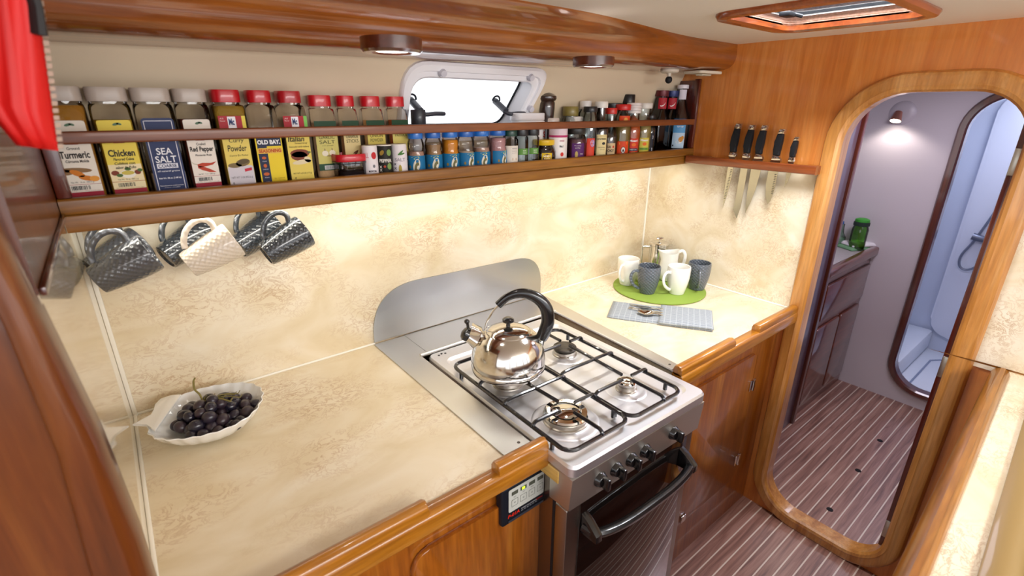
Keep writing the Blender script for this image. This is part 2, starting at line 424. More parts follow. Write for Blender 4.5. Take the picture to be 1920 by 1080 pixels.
# overhead beam of varnished wood along the top of the hull lining
bm = new(); loops = []
for k in range(25):
    x = XL+(XB-XL)*k/24
    zb = 1.7035+.0145*x; tt = min(max((x-.9)/.75, 0), 1); tt = tt*tt*(3-2*tt); yt = .93+.095*tt
    pr = [(1.30, 0), (1.24, 0), (1.10, 0), (1.065, .002), (1.045, .008), (1.03, .02), (1.024, .036), (1.022, .05)]
    pr += [(1.022+(yt-1.022)*s*s*(3-2*s), .05+(TOP-zb-.05)*s) for s in (.25, .45, .65, .85, 1)] + [(1.30, TOP-zb)]
    loops.append([(x, y, zb+z) for y, z in pr])
skin(bm, loops); struct('trim_1', bm, W_BEAM, label='thick glossy wooden beam under the ceiling', angle=50)

# forward bulkhead with the doorway
DY0, DY1, DZ0, DZ1 = .200, .614, .050, 1.645
d_in = rrect(DY1-DY0, DZ1-DZ0, [.15, .13, .11, .13], 10, (DY0+DY1)/2, (DZ0+DZ1)/2)
hole = rrect(DY1-DY0+.03, DZ1-DZ0+.03, [.16, .14, .12, .14], 10, (DY0+DY1)/2, (DZ0+DZ1)/2)
bm = new(); plate_hole(bm, [(-1.2, 0), (1.36, 0), (1.36, TOP), (-1.2, TOP)], hole, lambda u, v, t: (XB+t, u, v), .03)
bulk = struct('wall_right', bm, W_BULK, smooth=False, label='varnished wooden bulkhead around the doorway')
bm = new(); box(bm, XB-.004, XB+.001, .668, YB, ZC-.01, 1.392); struct('laminate_panel', bm, LAM_W, bulk, smooth=False)
bm = new(); box(bm, XB-.004, XB+.001, -1.2, .155, ZC-.01, 1.60); struct('laminate_panel', bm, LAM_W, bulk, smooth=False)
dr = bpy.data.objects.new('door_1', None); C.objects.link(dr); dr['kind'] = 'structure'; dr['label'] = 'rounded wooden door frame in the bulkhead'
bm = new(); sweep_frame(bm, d_in, lambda u, v, t: (XB-t, u, v), [(0, -.045), (0, .010), (.006, .018), (.016, .021), (.022, .019), (.040, .022), (.050, .018), (.056, .008), (.057, -.002), (.03, -.045)], (0, 0))
struct('door_frame', bm, W_FRAME, dr, angle=35)
bm = new(); box(bm, XB+.012, XB+.042, .19, .216, .12, 1.60, .004); struct('door_stop', bm, W_DARK, dr)
for z in (.20, .852, 1.468):
    bm = new(); box(bm, XB+.009, XB+.0135, .2005, .2145, z-.035, z+.035, .001); struct('hinge', bm, M('b9b5ab', .35, 1), dr, label='steel hinge plate')

# left partition: glossy laminate below, varnished wood above, wooden edge moulding
bm = new(); box(bm, XL-.03, XL, .665, YB, 0, 1.418); lw = struct('wall_left', bm, LAM_G, smooth=False, label='glossy laminate partition at the left end of the worktop')
bm = new(); box(bm, XL-.03, XL, .665, YB, 1.418, TOP); struct('upper_panel', bm, W_POST, lw, smooth=False)
FY = .640
edge = [ony(u, v, FY) for u, v in ((0, 430), (60, 560), (150, 720), (215, 880), (270, 1020), (296, 1110))]
inner = [ony(u, v, FY) for u, v in ((-60, 330), (0, 520), (60, 700), (110, 860), (165, 1060), (190, 1160))]
def at_z(ps, z):
    ps = sorted(ps, key=lambda p: p.z)
    for p, q in zip(ps, ps[1:]):
        if p.z <= z <= q.z: return p.x+(q.x-p.x)*(z-p.z)/(q.z-p.z)
    return ps[0].x if z < ps[0].z else ps[-1].x
zs = [0, .3, .6, .8, .95, 1.1, 1.25, 1.4, 1.5, 1.65, TOP]
xe = [at_z(edge, z) for z in zs]; xi = [min(at_z(inner, z), at_z(edge, z)-.028) for z in zs]
bm = new(); prism(bm, [(x, z) for x, z in zip(xi, zs)]+[(-.60, TOP), (-.60, 0)], 'y', FY+.004, FY+.03)
struct('trim_2', bm, W_POST, label='varnished wooden end panel at the left edge', smooth=False)
bm = new(); L = []
for e, i_, z in zip(xe, xi, zs):
    w_ = e-i_; L.append([(i_+w_*u_, FY+v_, z) for u_, v_ in ((0, .035), (0, -.002), (.06, -.008), (.25, -.012), (.6, -.012), (.85, -.006), (.97, .006), (1, .018), (1, .035))])
skin(bm, L); struct('trim_3', bm, W_POST, label='rounded wooden edge of the left end panel')
bm = new(); box(bm, XL, XL+.006, .675, 1.155, 1.413, 1.423, .002); struct('trim_4', bm, W_DARK, label='dark strip along the left partition below shelf height')

# pale sealant beads
bm = new(); box(bm, XL, .53, YB-.005, YB, ZC, ZC+.006, .002); struct('trim_5', bm, SEAL, label='white sealant along the back of the left worktop')
bm = new(); box(bm, 1.215, XB, YB-.005, YB, ZC, ZC+.006, .002); struct('trim_6', bm, SEAL, label='white sealant along the back of the right worktop')
bm = new(); box(bm, XB-.010, XB-.004, .672, YB, ZC, ZC+.006, .002); struct('trim_7', bm, SEAL, label='white sealant along the bulkhead')
bm = new(); box(bm, XB-.012, XB-.004, YB-.007, YB, ZC, 1.42, .002); struct('trim_8', bm, SEAL, label='white sealant in the back corner')
bm = new(); box(bm, XL, XL+.009, YB-.009, YB, ZC, 1.42, .002); struct('trim_9', bm, SEAL, label='white sealant in the left corner')
bm = new(); box(bm, XL, XL+.007, .66, YB, ZC, ZC+.006, .002); struct('trim_10', bm, SEAL, label='white sealant along the left end of the worktop')

# passage behind the doorway
LILAC = M('cfc9cf', .5)
PX = 3.29
bm = new(); s_in = rrect(.46, 1.55, [.15]*4, 10, .335, .88)
s_hole = rrect(.49, 1.58, [.16]*4, 10, .335, .88)
plate_hole(bm, [(-.4, 0), (1.5, 0), (1.5, TOP+.1), (-.4, TOP+.1)], s_hole, lambda u, v, t: (PX+t, u, v), .03)
struct('wall_passage_end', bm, LILAC, smooth=False, label='pale wall at the end of the passage')
ds = bpy.data.objects.new('door_2', None); C.objects.link(ds); ds['kind'] = 'structure'; ds['label'] = 'dark mahogany shower door frame'
bm = new(); sweep_frame(bm, s_in, lambda u, v, t: (PX-t, u, v), [(0, -.04), (0, .012), (.008, .02), (.03, .022), (.036, .016), (.040, .0), (.02, -.04)], (0, 0)); struct('door_frame', bm, W_DARK, ds, angle=35)
bm = new(); box(bm, XB+.03, 2.585, .800, .83, 0, TOP); struct('wall_passage_left', bm, M('584450', .3, coat=.5), smooth=False, label='dark glossy panel along the passage')  # purple of the reflected pale wall is mixed into the base colour
bm = new(); box(bm, 2.575, 2.605, .785, .835, 0, TOP, .004); struct('trim_11', bm, W_DARK, label='mahogany edge of the passage panel')
bm = new(); box(bm, XB+.03, PX, .08, .11, 0, TOP); struct('wall_passage_right', bm, LILAC, smooth=False)
bm = new(); box(bm, 2.585, PX, 1.36, 1.39, 0, TOP); struct('wall_passage_back', bm, LILAC, smooth=False)
bm = new(); box(bm, 2.2, 2.585, .83, 1.39, 0, TOP); struct('wall_passage_side', bm, LILAC, smooth=False)
bm = new(); box(bm, XB+.03, PX+1.3, -.5, 1.6, TOP, TOP+.02); struct('ceiling_passage', bm, CEIL, smooth=False)
# shower room
SHW = M('ccd4e6', .4)
bm = new(); box(bm, 4.12, 4.15, -.5, 1.0, 0, TOP); swb = struct('wall_shower_back', bm, SHW, smooth=False)
bm = new(); box(bm, PX+.03, 4.12, .80, .83, 0, TOP); struct('wall_shower_left', bm, SHW, smooth=False)
bm = new(); box(bm, PX+.03, 4.12, -.53, -.5, 0, TOP); struct('wall_shower_right', bm, SHW, smooth=False)
bm = new(); prism(bm, rrect(.95, 1.52, [.10, .10, .12, .12], 8, .12, .93), 'x', 4.085, 4.119, .01); struct('moulded_panel', bm, M('dfe4f2', .3), swb)
t = thing('shower_tray', 'white shower tray with a step beyond the mahogany door frame', 'shower tray', (0, 0, 0))
bm = new(); box(bm, PX+.031, 4.119, -.49, .795, .002, .06, .008); obj('basin_floor', bm, M('e3e8f2', .3), t)
bm = new(); box(bm, PX+.10, 4.11, .56, .79, .061, .20, .02); obj('bench_step', bm, M('e3e8f2', .3), t)
bm = new(); tube(bm, [(3.45, .50, .062), (3.9, .50, .062), (3.96, .46, .062), (3.96, .1, .062)], .006, 6); obj('drain_groove', bm, M('8f99b2', .5), t)
# saloon behind the viewpoint: low sides, open windows above
bm = new(); box(bm, -2.5, XB, -2.03, -2.0, 0, .55); struct('wall_saloon', bm, CREAM, smooth=False)
bm = new(); box(bm, -2.53, -2.5, -2.0, 1.36, 0, .7); struct('wall_saloon_left', bm, CREAM, smooth=False)
bm = new(); box(bm, -2.5, XL-.03, 1.33, 1.36, 0, TOP); struct('wall_saloon_back', bm, CREAM, smooth=False)
for x in (-2.4, -1.2, 0, 1.1, 1.8):
    bm = new(); box(bm, x-.05, x+.05, -2.03, -1.98, .55, TOP); struct('trim_%d' % (12+int((x+2.4)*2)), bm, W_POST, smooth=False)

# ------------------------------------------------------------------ overhead hatch
t = thing('roof_hatch', 'wood lined deck hatch in the ceiling letting in daylight', 'hatch', (0, 0, 0))
cx, cy = (hx0+hx1)/2, (hy0+hy1)/2
h_in = rrect(hx1-hx0-.006, hy1-hy0-.006, .04, 6, cx, cy)
bm = new(); sweep_frame(bm, h_in, lambda u, v, s: (u, v, TOP-s), [(0, -.008), (0, .008), (.006, .013), (.028, .012), (.033, .004), (.033, 0)], (0, 0)); obj('trim_ring', bm, wood('hatch_wood', '7a3412', '96481c', 'ad602c', 'x'), t)
bm = new(); L = []
for z, o in ((0, 0), (.007, 0), (.008, .003), (.015, .003), (.016, .006), (.022, .006)):
    L.append([(cx+(u-cx)*(1-o*2), cy+(v-cy)*(1-o*2), TOP+.004+z) for u, v in h_in])
skin(bm, L, False, False); obj('lining', bm, wood('hatch_lining', 'd8a084', 'e4b49c', 'eec8b2', 'x'), t)  # wood tones paled so the lining carries bright daylight in its colour
bm = new(); L = [[(cx+(u-cx)*s, cy+(v-cy)*s, TOP+.028+z) for u, v in h_in] for s, z in ((1.02, 0), (1.02, .012), (.93, .012), (.93, 0), (1.02, 0))]
skin(bm, L, False, False); obj('lid_frame', bm, MATTE, t)
bm = new(); skin(bm, [[(cx+(u-cx)*.94, cy+(v-cy)*.94, TOP+.032+z) for u, v in h_in] for z in (0, .006)]); obj('lid_pane', bm, PANE, t, smooth=False)
for x in (cx-.08, cx+.09):
    bm = new(); box(bm, x-.022, x+.022, hy1-.05, hy1-.02, TOP+.016, TOP+.028, .004); tube(bm, [(x, hy1-.035, TOP+.026), (x+.03, hy1-.06, TOP+.018)], .005, 8); obj('latch', bm, MATTE, t)
# ------------------------------------------------------------------ built-in furniture
def rebase(t, loc, turn=0):
    """things built in room coordinates get their Empty moved to their base"""
    loc = Vector(loc); done = set()
    def go(o):
        for c in o.children:
            if c.type == 'MESH' and c.data.name not in done:
                c.data.transform(Matrix.Translation(-loc)); done.add(c.data.name)
            go(c)
    go(t); t.location = loc
    if turn:
        pv = Vector((1.84, .083, 0)); t.rotation_euler.z = turn; t.location = pv+Matrix.Rotation(turn, 3, 'Z') @ (loc-pv)
# shelf with fiddle rail
sh = thing('spice_shelf', 'long wooden wall shelf with a fiddle rail holding the spice jars', 'shelf')
bm = new(); box(bm, XL+.001, XB-.005, 1.150, 1.334, 1.418, 1.430, .002); obj('shelf_board', bm, W_SHELF, sh)
bm = new(); prism(bm, [(1.148, 1.338), (1.148, 1.386), (1.166, 1.386), (1.166, 1.338)], 'x', XL+.001, XB-.005, .0) ; 
bm.free(); bm = new(); prism(bm, rpoly([(1.150, 1.386), (1.166, 1.386), (1.166, 1.418), (1.150, 1.418)], .004, 3), 'x', XL+.001, XB-.005); obj('valance', bm, W_SHELF, sh)
bm = new(); prism(bm, rpoly([(1.143, 1.4195), (1.166, 1.4195), (1.166, 1.447), (1.143, 1.447)], .005, 3), 'x', XL+.001, XB-.005); obj('lip', bm, W_SHELF, sh)
bm = new(); prism(bm, rpoly([(1.146, 1.537), (1.156, 1.537), (1.156, 1.558), (1.146, 1.558)], .003, 3), 'x', XL+.022, XB-.02); obj('fiddle_rail', bm, W_RAIL, sh)
bm = new(); box(bm, XL+.001, XL+.022, 1.146, 1.166, 1.447, 1.60, .003); obj('end_post', bm, W_DARK, sh)
bm = new(); box(bm, XB-.020, XB-.004, 1.146, 1.168, 1.447, 1.705, .003); obj('end_post', bm, W_DARK, sh)
bm = new(); prism(bm, [(1.168, 1.431), (1.325, 1.431), (1.236, 1.70), (1.168, 1.70)], 'x', XB-.010, XB-.004); obj('end_panel', bm, W_DARK, sh)
HOOKS = [(-.021, 1.205), (-.040, 1.262), (.145, 1.205), (.112, 1.262), (.287, 1.205), (.248, 1.262), (.435, 1.215), (.590, 1.215), (.03, 1.24), (.18, 1.24)]
for hx, hy in HOOKS:
    bm = new(); tube(bm, [(hx, hy, 1.418), (hx, hy, 1.396)]+[(hx-.010+.010*math.cos(a), hy, 1.396-.011*math.sin(a)) for a in [PI*k/8*1.25 for k in range(1, 9)]], .0018, 6); obj('cup_hook', bm, CHROME, sh)
rebase(sh, (.89, 1.24, 1.386))
ls = thing('light_strip', 'slim glowing light strip under the wooden spice shelf', 'light')
bm = new(); box(bm, XL+.03, XB-.03, 1.168, 1.186, 1.404, 1.417); obj('channel', bm, WHITE, ls)
bm = new(); box(bm, XL+.035, XB-.035, 1.171, 1.183, 1.400, 1.405); obj('diffuser', bm, M('fff6da', .5, emit=3), ls)
rebase(ls, (.89, 1.177, 1.40))

# knife rail on the bulkhead
kr = thing('knife_rail', 'narrow varnished wooden knife rail fixed across the bulkhead', 'rail')
prof = rpoly([(1.806, 1.392), (1.826, 1.392), (1.826, 1.422), (1.806, 1.422)], .006, 4)
bm = new(); prism(bm, prof, 'y', .658, 1.142); obj('front_bar', bm, W_TRIMY, kr)
bm = new(); box(bm, 1.826, XB-.005, .658, .70, 1.393, 1.421, .002); obj('end_block', bm, W_TRIMY, kr)
bm = new(); box(bm, 1.826, XB-.005, 1.06, 1.142, 1.393, 1.421, .002); obj('end_block', bm, W_TRIMY, kr)
rebase(kr, (1.83, .9, 1.392))

# worktops
def raised(x0, x1, y0=.632, y1=.660, z0=.898, z1=.926):
    b = new(); prism(b, rpoly([(y0, z0), (y1, z0), (y1, z1), (y0, z1)], [.003, .003, .011, .012], 4), 'x', x0, x1, .004); return b
wt = thing('worktop', 'long cream marbled worktop to the left of the cooker with the white bowl', 'worktop')
bm = new(); box(bm, XL+.001, .598, .660, YB-.001, .870, .9); obj('laminate_top', bm, LAM, wt, smooth=False)
bm = new(); prism(bm, rpoly([(.628, .862), (.662, .862), (.662, .903), (.628, .903)], [.004, .002, .003, .012], 4), 'x', XL+.02, .615, .003); obj('front_edge', bm, W_TRIM, wt)
for a, b_ in ((-.06, .318), (.478, .612)): obj('fiddle', raised(a, b_), W_TRIM, wt)
rebase(wt, (.25, 1.0, .87))
wt = thing('worktop', 'short cream marbled worktop in the corner holding mugs and napkin', 'worktop')
bm = new(); prism(bm, [(1.122, .660), (XB-.005, .660), (XB-.005, YB-.001), (1.17, YB-.001)], 'z', .870, .9); obj('laminate_top', bm, LAM, wt, smooth=False)
bm = new(); prism(bm, rpoly([(.628, .862), (.662, .862), (.662, .903), (.628, .903)], [.004, .002, .003, .012], 4), 'x', 1.112, XB-.008, .003); obj('front_edge', bm, W_TRIM, wt)
for a, b_ in ((1.112, 1.405), (1.56, XB-.02)): obj('fiddle', raised(a, b_), W_TRIM, wt)
rebase(wt, (1.5, 1.0, .87))

# base cabinets
cb = thing('base_cabinet', 'varnished wooden base cabinet under the left worktop', 'cabinet')
bm = new(); box(bm, XL+.02, .632, .690, 1.33, .0, .861); obj('carcass', bm, W_CAB, cb, smooth=False)
bm = new(); prism(bm, rrect(.335, .66, [.012, .04, .04, .012], 5, .4635, .440), 'y', .676, .6895, .005); obj('door', bm, W_CAB, cb)
rebase(cb, (.27, 1.0, 0))
cb = thing('base_cabinet', 'varnished wooden base cabinet between cooker and bulkhead', 'cabinet')
bm = new(); box(bm, 1.115, XB-.002, .690, 1.33, .0, .861); obj('carcass', bm, W_CAB, cb, smooth=False)
bm = new(); prism(bm, rrect(.555, .57, .03, 5, 1.425, .480), 'y', .678, .6895, .004); d = obj('door', bm, W_CAB, cb)
for z in (.633, .292):
    bm = new()
    for s in (-1, 1): box(bm, 1.693+s*.011-.009, 1.693+s*.011+.009, .6735, .6785, z-.022, z+.022, .001)
    tube(bm, [(1.693, .672, z-.022), (1.693, .672, z+.022)], .004, 8); obj('hinge', bm, CHROME, d)
bm = new(); box(bm, 1.318, 1.345, .671, .6785, .205, .235, .002); obj('latch', bm, CHROME, d)
rebase(cb, (1.5, 1.0, 0))

# control panel on the left cabinet
cp = thing('gas_control_panel', 'small black gas control panel with four buttons on the left cabinet', 'control panel', (.574, .6895, .772))
bm = new(); box(bm, -.066, .066, -.026, 0, -.054, .052, .007, 3); obj('housing', bm, M('191c24', .4), cp)
f = Face(y=-.026)
bm = new(); prism(bm, rrect(.104, .062, .004, 3, .004, .012), 'y', -.0268, -.0262); fp = obj('faceplate', bm, M('c9ccc4', .35), cp)
f = Face(y=-.0268)
bm = new()
for k in range(4): add_patch(bm, f, -.040+k*.025, -.022+k*.025, .025, .035, .0004)
obj('indicator_window', bm, M('54584c', .3), fp)
bm = new(); add_patch(bm, f, -.0105, -.0025, .0265, .0335, .0007); obj('indicator_light', bm, M('c8ff30', .3, emit=1.6), fp)
bm = new()
for k in range(4):
    x = -.031+k*.025
    for q in ((x-.009, x+.009, .012, .0128), (x-.009, x+.009, -.0060, -.0052), (x-.009, x-.0082, -.006, .0128), (x+.0082, x+.009, -.006, .0128)): add_patch(bm, f, *q, .0004)
obj('button_outline', bm, M('5c6158', .4), fp)
letters(fp, f, '6a6e66', [(s, -.031+k*.025, .0195, None, .003) for k, s in enumerate(('GAS', 'ON', 'FAN', 'OFF'))]+[('o', -.031+k*.025, .0035, None, .004) for k in range(4)], .0005)
f = Face(y=-.026)
letters(cp, f, 'd8301c', [('P-01A', -.033, -.0295, .034, .0095, {'bold': .03, 'shear': .15})], .0005)
letters(cp, f, 'd8301c', [('ON', .043, -.0275, .018, .004)], .0005)
letters(cp, f, 'c9ccd2', [('MARINE GAS CONTROL', .012, -.0275, .046, .0035), ('o o o o o o', .012, -.033, .046, .0025)], .0005)
bm = new(); box(bm, -.05, .055, -.0285, -.026, -.046, -.040, .001); obj('ridge', bm, M('31353f', .35), cp)
t = tag(obj('wood_block', box(new(), .607, .634, .595, .660, .836, .869, .002), wood('pine', 'c9a04a', 'dcb865', 'e8cb85', 'y', coat=0, rough=.6), smooth=False), 'small pale pine block wedged beside the cooker', 'block')

# steel surround and splash guard
ss = thing('steel_surround', 'brushed steel cover plates bridging the gaps around the cooker', 'cover plate')
bm = new(); prism(bm, [(.524, .662), (.597, .662), (.602, 1.178), (.627, 1.186), (.627, 1.336), (.524, 1.336)], 'z', .9005, .9035); obj('side_plate', bm, STEELY, ss, smooth=False)
bm = new(); prism(bm, [(.628, 1.186), (1.145, 1.186), (1.145, 1.340), (.628, 1.340)], 'z', .9005, .9035); obj('back_plate', bm, STEEL, ss, smooth=False)
bm = new(); tube(bm, [(.60, 1.180, .9045), (1.15, 1.180, .9045)], .0065, 10); obj('rolled_edge', bm, STEEL, ss)
bm = new(); prism(bm, [(1.114, .662), (1.158, .662), (1.227, 1.340), (1.146, 1.340), (1.146, 1.186)], 'z', .9005, .9035); obj('side_plate', bm, STEELY, ss, smooth=False)
bm = new(); tube(bm, [(1.116, .664, .9045), (1.146, 1.18, .9045)], .005, 8); obj('rolled_edge', bm, STEEL, ss)
for p in ((.575, .69), (.60, .675), (1.14, .69)):
    bm = new(); lathe(bm, [(.0, .9055), (.003, .905), (.004, .9035)], 10, Matrix.Translation((p[0], p[1], 0))); obj('screw', bm, M('66625c', .4, 1), ss)
rebase(ss, (.86, 1.0, .9))
bm = new(); prism(bm, rpoly([(.527, .9065), (1.222, .9065), (1.222, 1.070), (.527, 1.083)], [.002, .002, .12, .165], 12), 'y', 1.3415, 1.3445)
tag(obj('splash_guard', bm, brushed('splash_steel', 'b9bbbc', .3, 'x'), smooth=False), 'rounded brushed steel splash guard on the wall behind the cooker', 'splash guard')

# ------------------------------------------------------------------ cooker
ck = thing('gas_cooker', 'freestanding stainless steel gas cooker with four burners and black oven door', 'cooker', (.857, .86, 0), math.radians(-1.0))
bm = new(); box(bm, -.222, .222, -.245, .30, .03, .878); obj('side_body', bm, brushed('side_steel', 'a79c90', .3, 'z'), ck, smooth=False)
def rr3(w, d, r, z, cy=0): return [(x, y+cy, z) for x, y in rrect(w, d, r, 6)]
bm = new(); skin(bm, [rr3(.478, .61, .016, .872), rr3(.490, .622, .020, .876), rr3(.490, .622, .020, .896), rr3(.482, .614, .018, .9025), rr3(.440, .535, .03, .9025, -.01), rr3(.428, .523, .03, .895, -.01)], True, True); obj('hob', bm, HOB, ck, angle=30)
bm = new(); prism(bm, [(-.240, .78), (-.303, .785), (-.310, .872), (-.240, .872)], 'x', -.243, .243, .003); obj('control_panel', bm, brushed('panel_steel', 'cfcac2', .42, 'x'), ck)
for k, x in enumerate((-.154, -.101, -.048, .003, .116)):
    kn = new(); mt = Matrix.Translation((x, -.3055, .829)) @ Matrix.Rotation(PI/2, 4, 'X')
    lathe(kn, [(.0, 0), (.0185, 0), (.0185, .004), (.016, .007), (.015, .012), (.013, .014), (0, .014)], 24, mt); kb = obj('knob', kn, BLACK, ck)
    g = new(); box(g, x-.0055, x+.0055, -.337, -.318, .829-.015, .829+.015, .003); obj('grip', g, BLACK, kb)
bm = new(); prism(bm, rrect(.474, .655, .006, 3, 0, .4475), 'y', -.293, -.255, .003); dd = obj('oven_door', bm, brushed('door_steel', 'aca79f', .3, 'z'), ck)
bm = new(); box(bm, -.198, .206, -.2965, -.2935, .14, .774, .001); obj('glass', bm, GLASSB, dd, label='black reflective oven glass')
bm = new(); box(bm, -.236, .236, -.255, -.246, .12, .778); obj('door_seal', bm, MATTE, ck)
bm = new(); tube(bm, smooth_path([(-.192, -.30, .712), (-.172, -.332, .706), (-.10, -.347, .704), (0, -.350, .704), (.10, -.347, .704), (.176, -.332, .706), (.196, -.30, .712)], 6), .0115, 10, sx=1.2)
for s in (-1, 1): prism(bm, [(-.297, .69), (-.297, .745), (-.318, .735), (-.345, .714), (-.345, .695)], 'x', s*.184-.010, s*.184+.010, .002)
obj('handle', bm, BLACK, dd)
bm = new(); box(bm, -.235, .235, -.245, -.20, .0, .115); obj('plinth', bm, MATTE, ck, smooth=False)
def burner(x, y, r, cap, kind):
    bm = new(); T = Matrix.Translation((x, y, 0))
    lathe(bm, [(r+.003, .8953), (r+.003, .901), (r, .903), (r, .912), (r-.004, .9145), (0, .9145)], 32, T)
    b = obj('burner', bm, M('b7b1a6', .3, 1), ck)
    bm = new(); lathe(bm, [(r+.030, .8952), (r+.028, .8965), (r+.024, .8972), (r+.018, .8966), (r+.008, .8958), (r+.003, .8975)], 36, T); obj('pressed_ring', bm, HOB, b)
    bm = new()
    if kind == 'wok':
        lathe(bm, [(r-.001, .9145), (r+.002, .918), (r-.001, .922), (r-.014, .922), (r-.015, .916), (r-.019, .916), (r-.0195, .9215), (r-.030, .925), (0, .926)], 32, T)
    else: lathe(bm, [(r-.003, .9145), (r+.001, .917), (r+.001, .922), (r-.002, .924), (r-.006, .9245), (r*.62, .9235), (r*.58, .9245), (r*.3, .924), (0, .925)], 32, T)
    obj('burner_cap', bm, cap, b)
B = {'BR': (.954-.857, .935-.86), 'FR': (.946-.857, .690-.86), 'FL': (.725-.857, .690-.86), 'BL': (.715-.857, .905-.86)}
burner(*B['BR'], .034, M('4a443c', .4, .4), 'std'); burner(*B['FR'], .025, CHROME, 'std'); burner(*B['FL'], .052, CHROME, 'wok'); burner(*B['BL'], .040, M('2c2926', .4, .3), 'std')
def grate(x0, x1, y0, y1, fr, bk, side):
    R = .0052; z0, z1 = .921, .9335
    bm = new(); tube(bm, [(x, y, z0) for x, y in rrect(x1-x0, y1-y0, .028, 6, (x0+x1)/2, (y0+y1)/2)], R, 8, closed=True)
    def arm(a, b, low=True):
        a, b = Vector(a), Vector(b); d = (b-a).normalized()
        tube(bm, smooth_path([(a.x, a.y, z0-.002), (a.x, a.y, z0+.006), (a.x+d.x*.006, a.y+d.y*.006, z1-.001), (a.x+d.x*.018, a.y+d.y*.018, z1), (b.x, b.y, z1)], 4), R*.92, 8)
    ym = (fr[1]+bk[1])/2
    tube(bm, smooth_path([(x0, ym, z0), (x0+.004, ym, z1-.002), (x0+.05, ym, z1), ((x0+x1)/2, ym, z1-.001), (x1-.05, ym, z1), (x1-.004, ym, z1-.002), (x1, ym, z0)], 4), R*.92, 8)
    tube(bm, [(fr[0], fr[1]+fr[2], z1), (bk[0], bk[1]-bk[2], z1)], R*.92, 8)
    arm((fr[0], y0), (fr[0], fr[1]-fr[2])); arm((bk[0], y1), (bk[0], bk[1]+bk[2]))
    for c in (fr, bk):
        arm((x0, c[1]), (c[0]-c[2], c[1])); arm((x1, c[1]), (c[0]+c[2], c[1]))
    for x in (x0, x1):
        for y in (y0+.05, y1-.05): tube(bm, [(x, y, z0), (x, y, .900)], R*1.1, 8)
    obj('grate', bm, ENAMEL, ck)
grate(-.236+.003, -.036, -.285, .185, B['FL']+(.028,), B['BL']+(.022,), -1)
grate(-.030, .168, -.285, .185, B['FR']+(.018,), B['BR']+(.020,), 1)
for sx in (-1, 1):
    bm = new()
    for k in range(3): lathe(bm, [(.0035, .9026), (.0035, .9032), (0, .9032)], 10, Matrix.Translation((sx*.205+(k-1)*.011, .288+(k % 2)*.004, 0)))
    obj('vent_hole', bm, MATTE, ck)

# counter on the right with wooden rail and moulded sink
wt = thing('worktop', 'marbled worktop with a thick wooden bullnose rail at the right edge', 'worktop')
bm = new(); box(bm, .22, XB-.005, -.62, .068, .870, .9); 
bm.free(); bm = new(); plate_hole(bm, [(.22, -.62), (XB-.005, -.62), (XB-.005, .068), (.22, .068)], rrect(1.40, .42, .06, 6, 1.10, -.24), lambda u, v, t: (u, v, .870+t), .03); obj('laminate_top', bm, LAM, wt, smooth=False)
bm = new(); prism(bm, rpoly([(.064, .858), (.104, .858), (.104, .918), (.064, .918)], [.004, .012, .028, .022], 6), 'x', .22, XB-.02, .008); obj('edge_rail', bm, W_HAND, wt)
rebase(wt, (1.0, -.2, .87), math.radians(2.1))
sk = thing('sink', 'beige moulded sink set into the right worktop', 'sink')
SNK = M('8f7546', .45, coat=.15)
bm = new(); L = []
for w_, d_, r_, z in ((1.42, .46, .05, .9005), (1.42, .46, .05, .906), (1.40, .44, .05, .910), (1.36, .41, .05, .911), (1.32, .37, .06, .900), (1.30, .35, .06, .880), (1.24, .30, .07, .74), (1.18, .24, .08, .725)):
    L.append([(x, y, z) for x, y in rrect(w_, d_, r_, 8, 1.10, -.215)])
skin(bm, L, False, True); obj('basin', bm, SNK, sk, angle=50)
bm = new(); box(bm, 1.06, 1.11, -.365, -.065, .76, .895, .012); obj('divider', bm, SNK, sk)
bm = new(); lathe(bm, [(.0, .728), (.028, .728), (.034, .7265)], 20, Matrix.Translation((1.35, -.2, 0))); obj('drain', bm, CHROME, sk)
rebase(sk, (1.10, -.215, .725), math.radians(2.1))
cb = thing('base_cabinet', 'dark wooden cabinet below the right counter with a chrome knob', 'cabinet')
bm = new(); box(bm, .25, XB-.002, .058, .088, .0, .857); obj('front', bm, W_DARKX, cb, smooth=False)
kp = onx(1795, 830, 1.77)
bm = new(); lathe(bm, [(0, .022), (.008, .02), (.011, .014), (.008, .007), (.004, .004), (.004, 0)], 16, Matrix.Translation((1.77, .088, kp.z)) @ Matrix.Rotation(-PI/2, 4, 'X')); obj('knob', bm, CHROME, cb)
rebase(cb, (1.0, .07, 0), math.radians(2.1))
for u, v in ((1556, 955), (1609, 882), (1650, 826)):
    p = onz(u, v, .001); bm = new(); lathe(bm, [(0, .0018), (.012, .0018), (.013, .0002)], 16)
    o = obj('floor_finger_hole', bm, M('171312', .4)); o.location = (p.x, p.y, .0)
    tag(o, {955: 'dark floor lift ring nearest the door sill', 882: 'dark floor lift ring midway along the passage', 826: 'dark floor lift ring farthest along the passage'}[v], 'lift ring', 'floor lift rings')

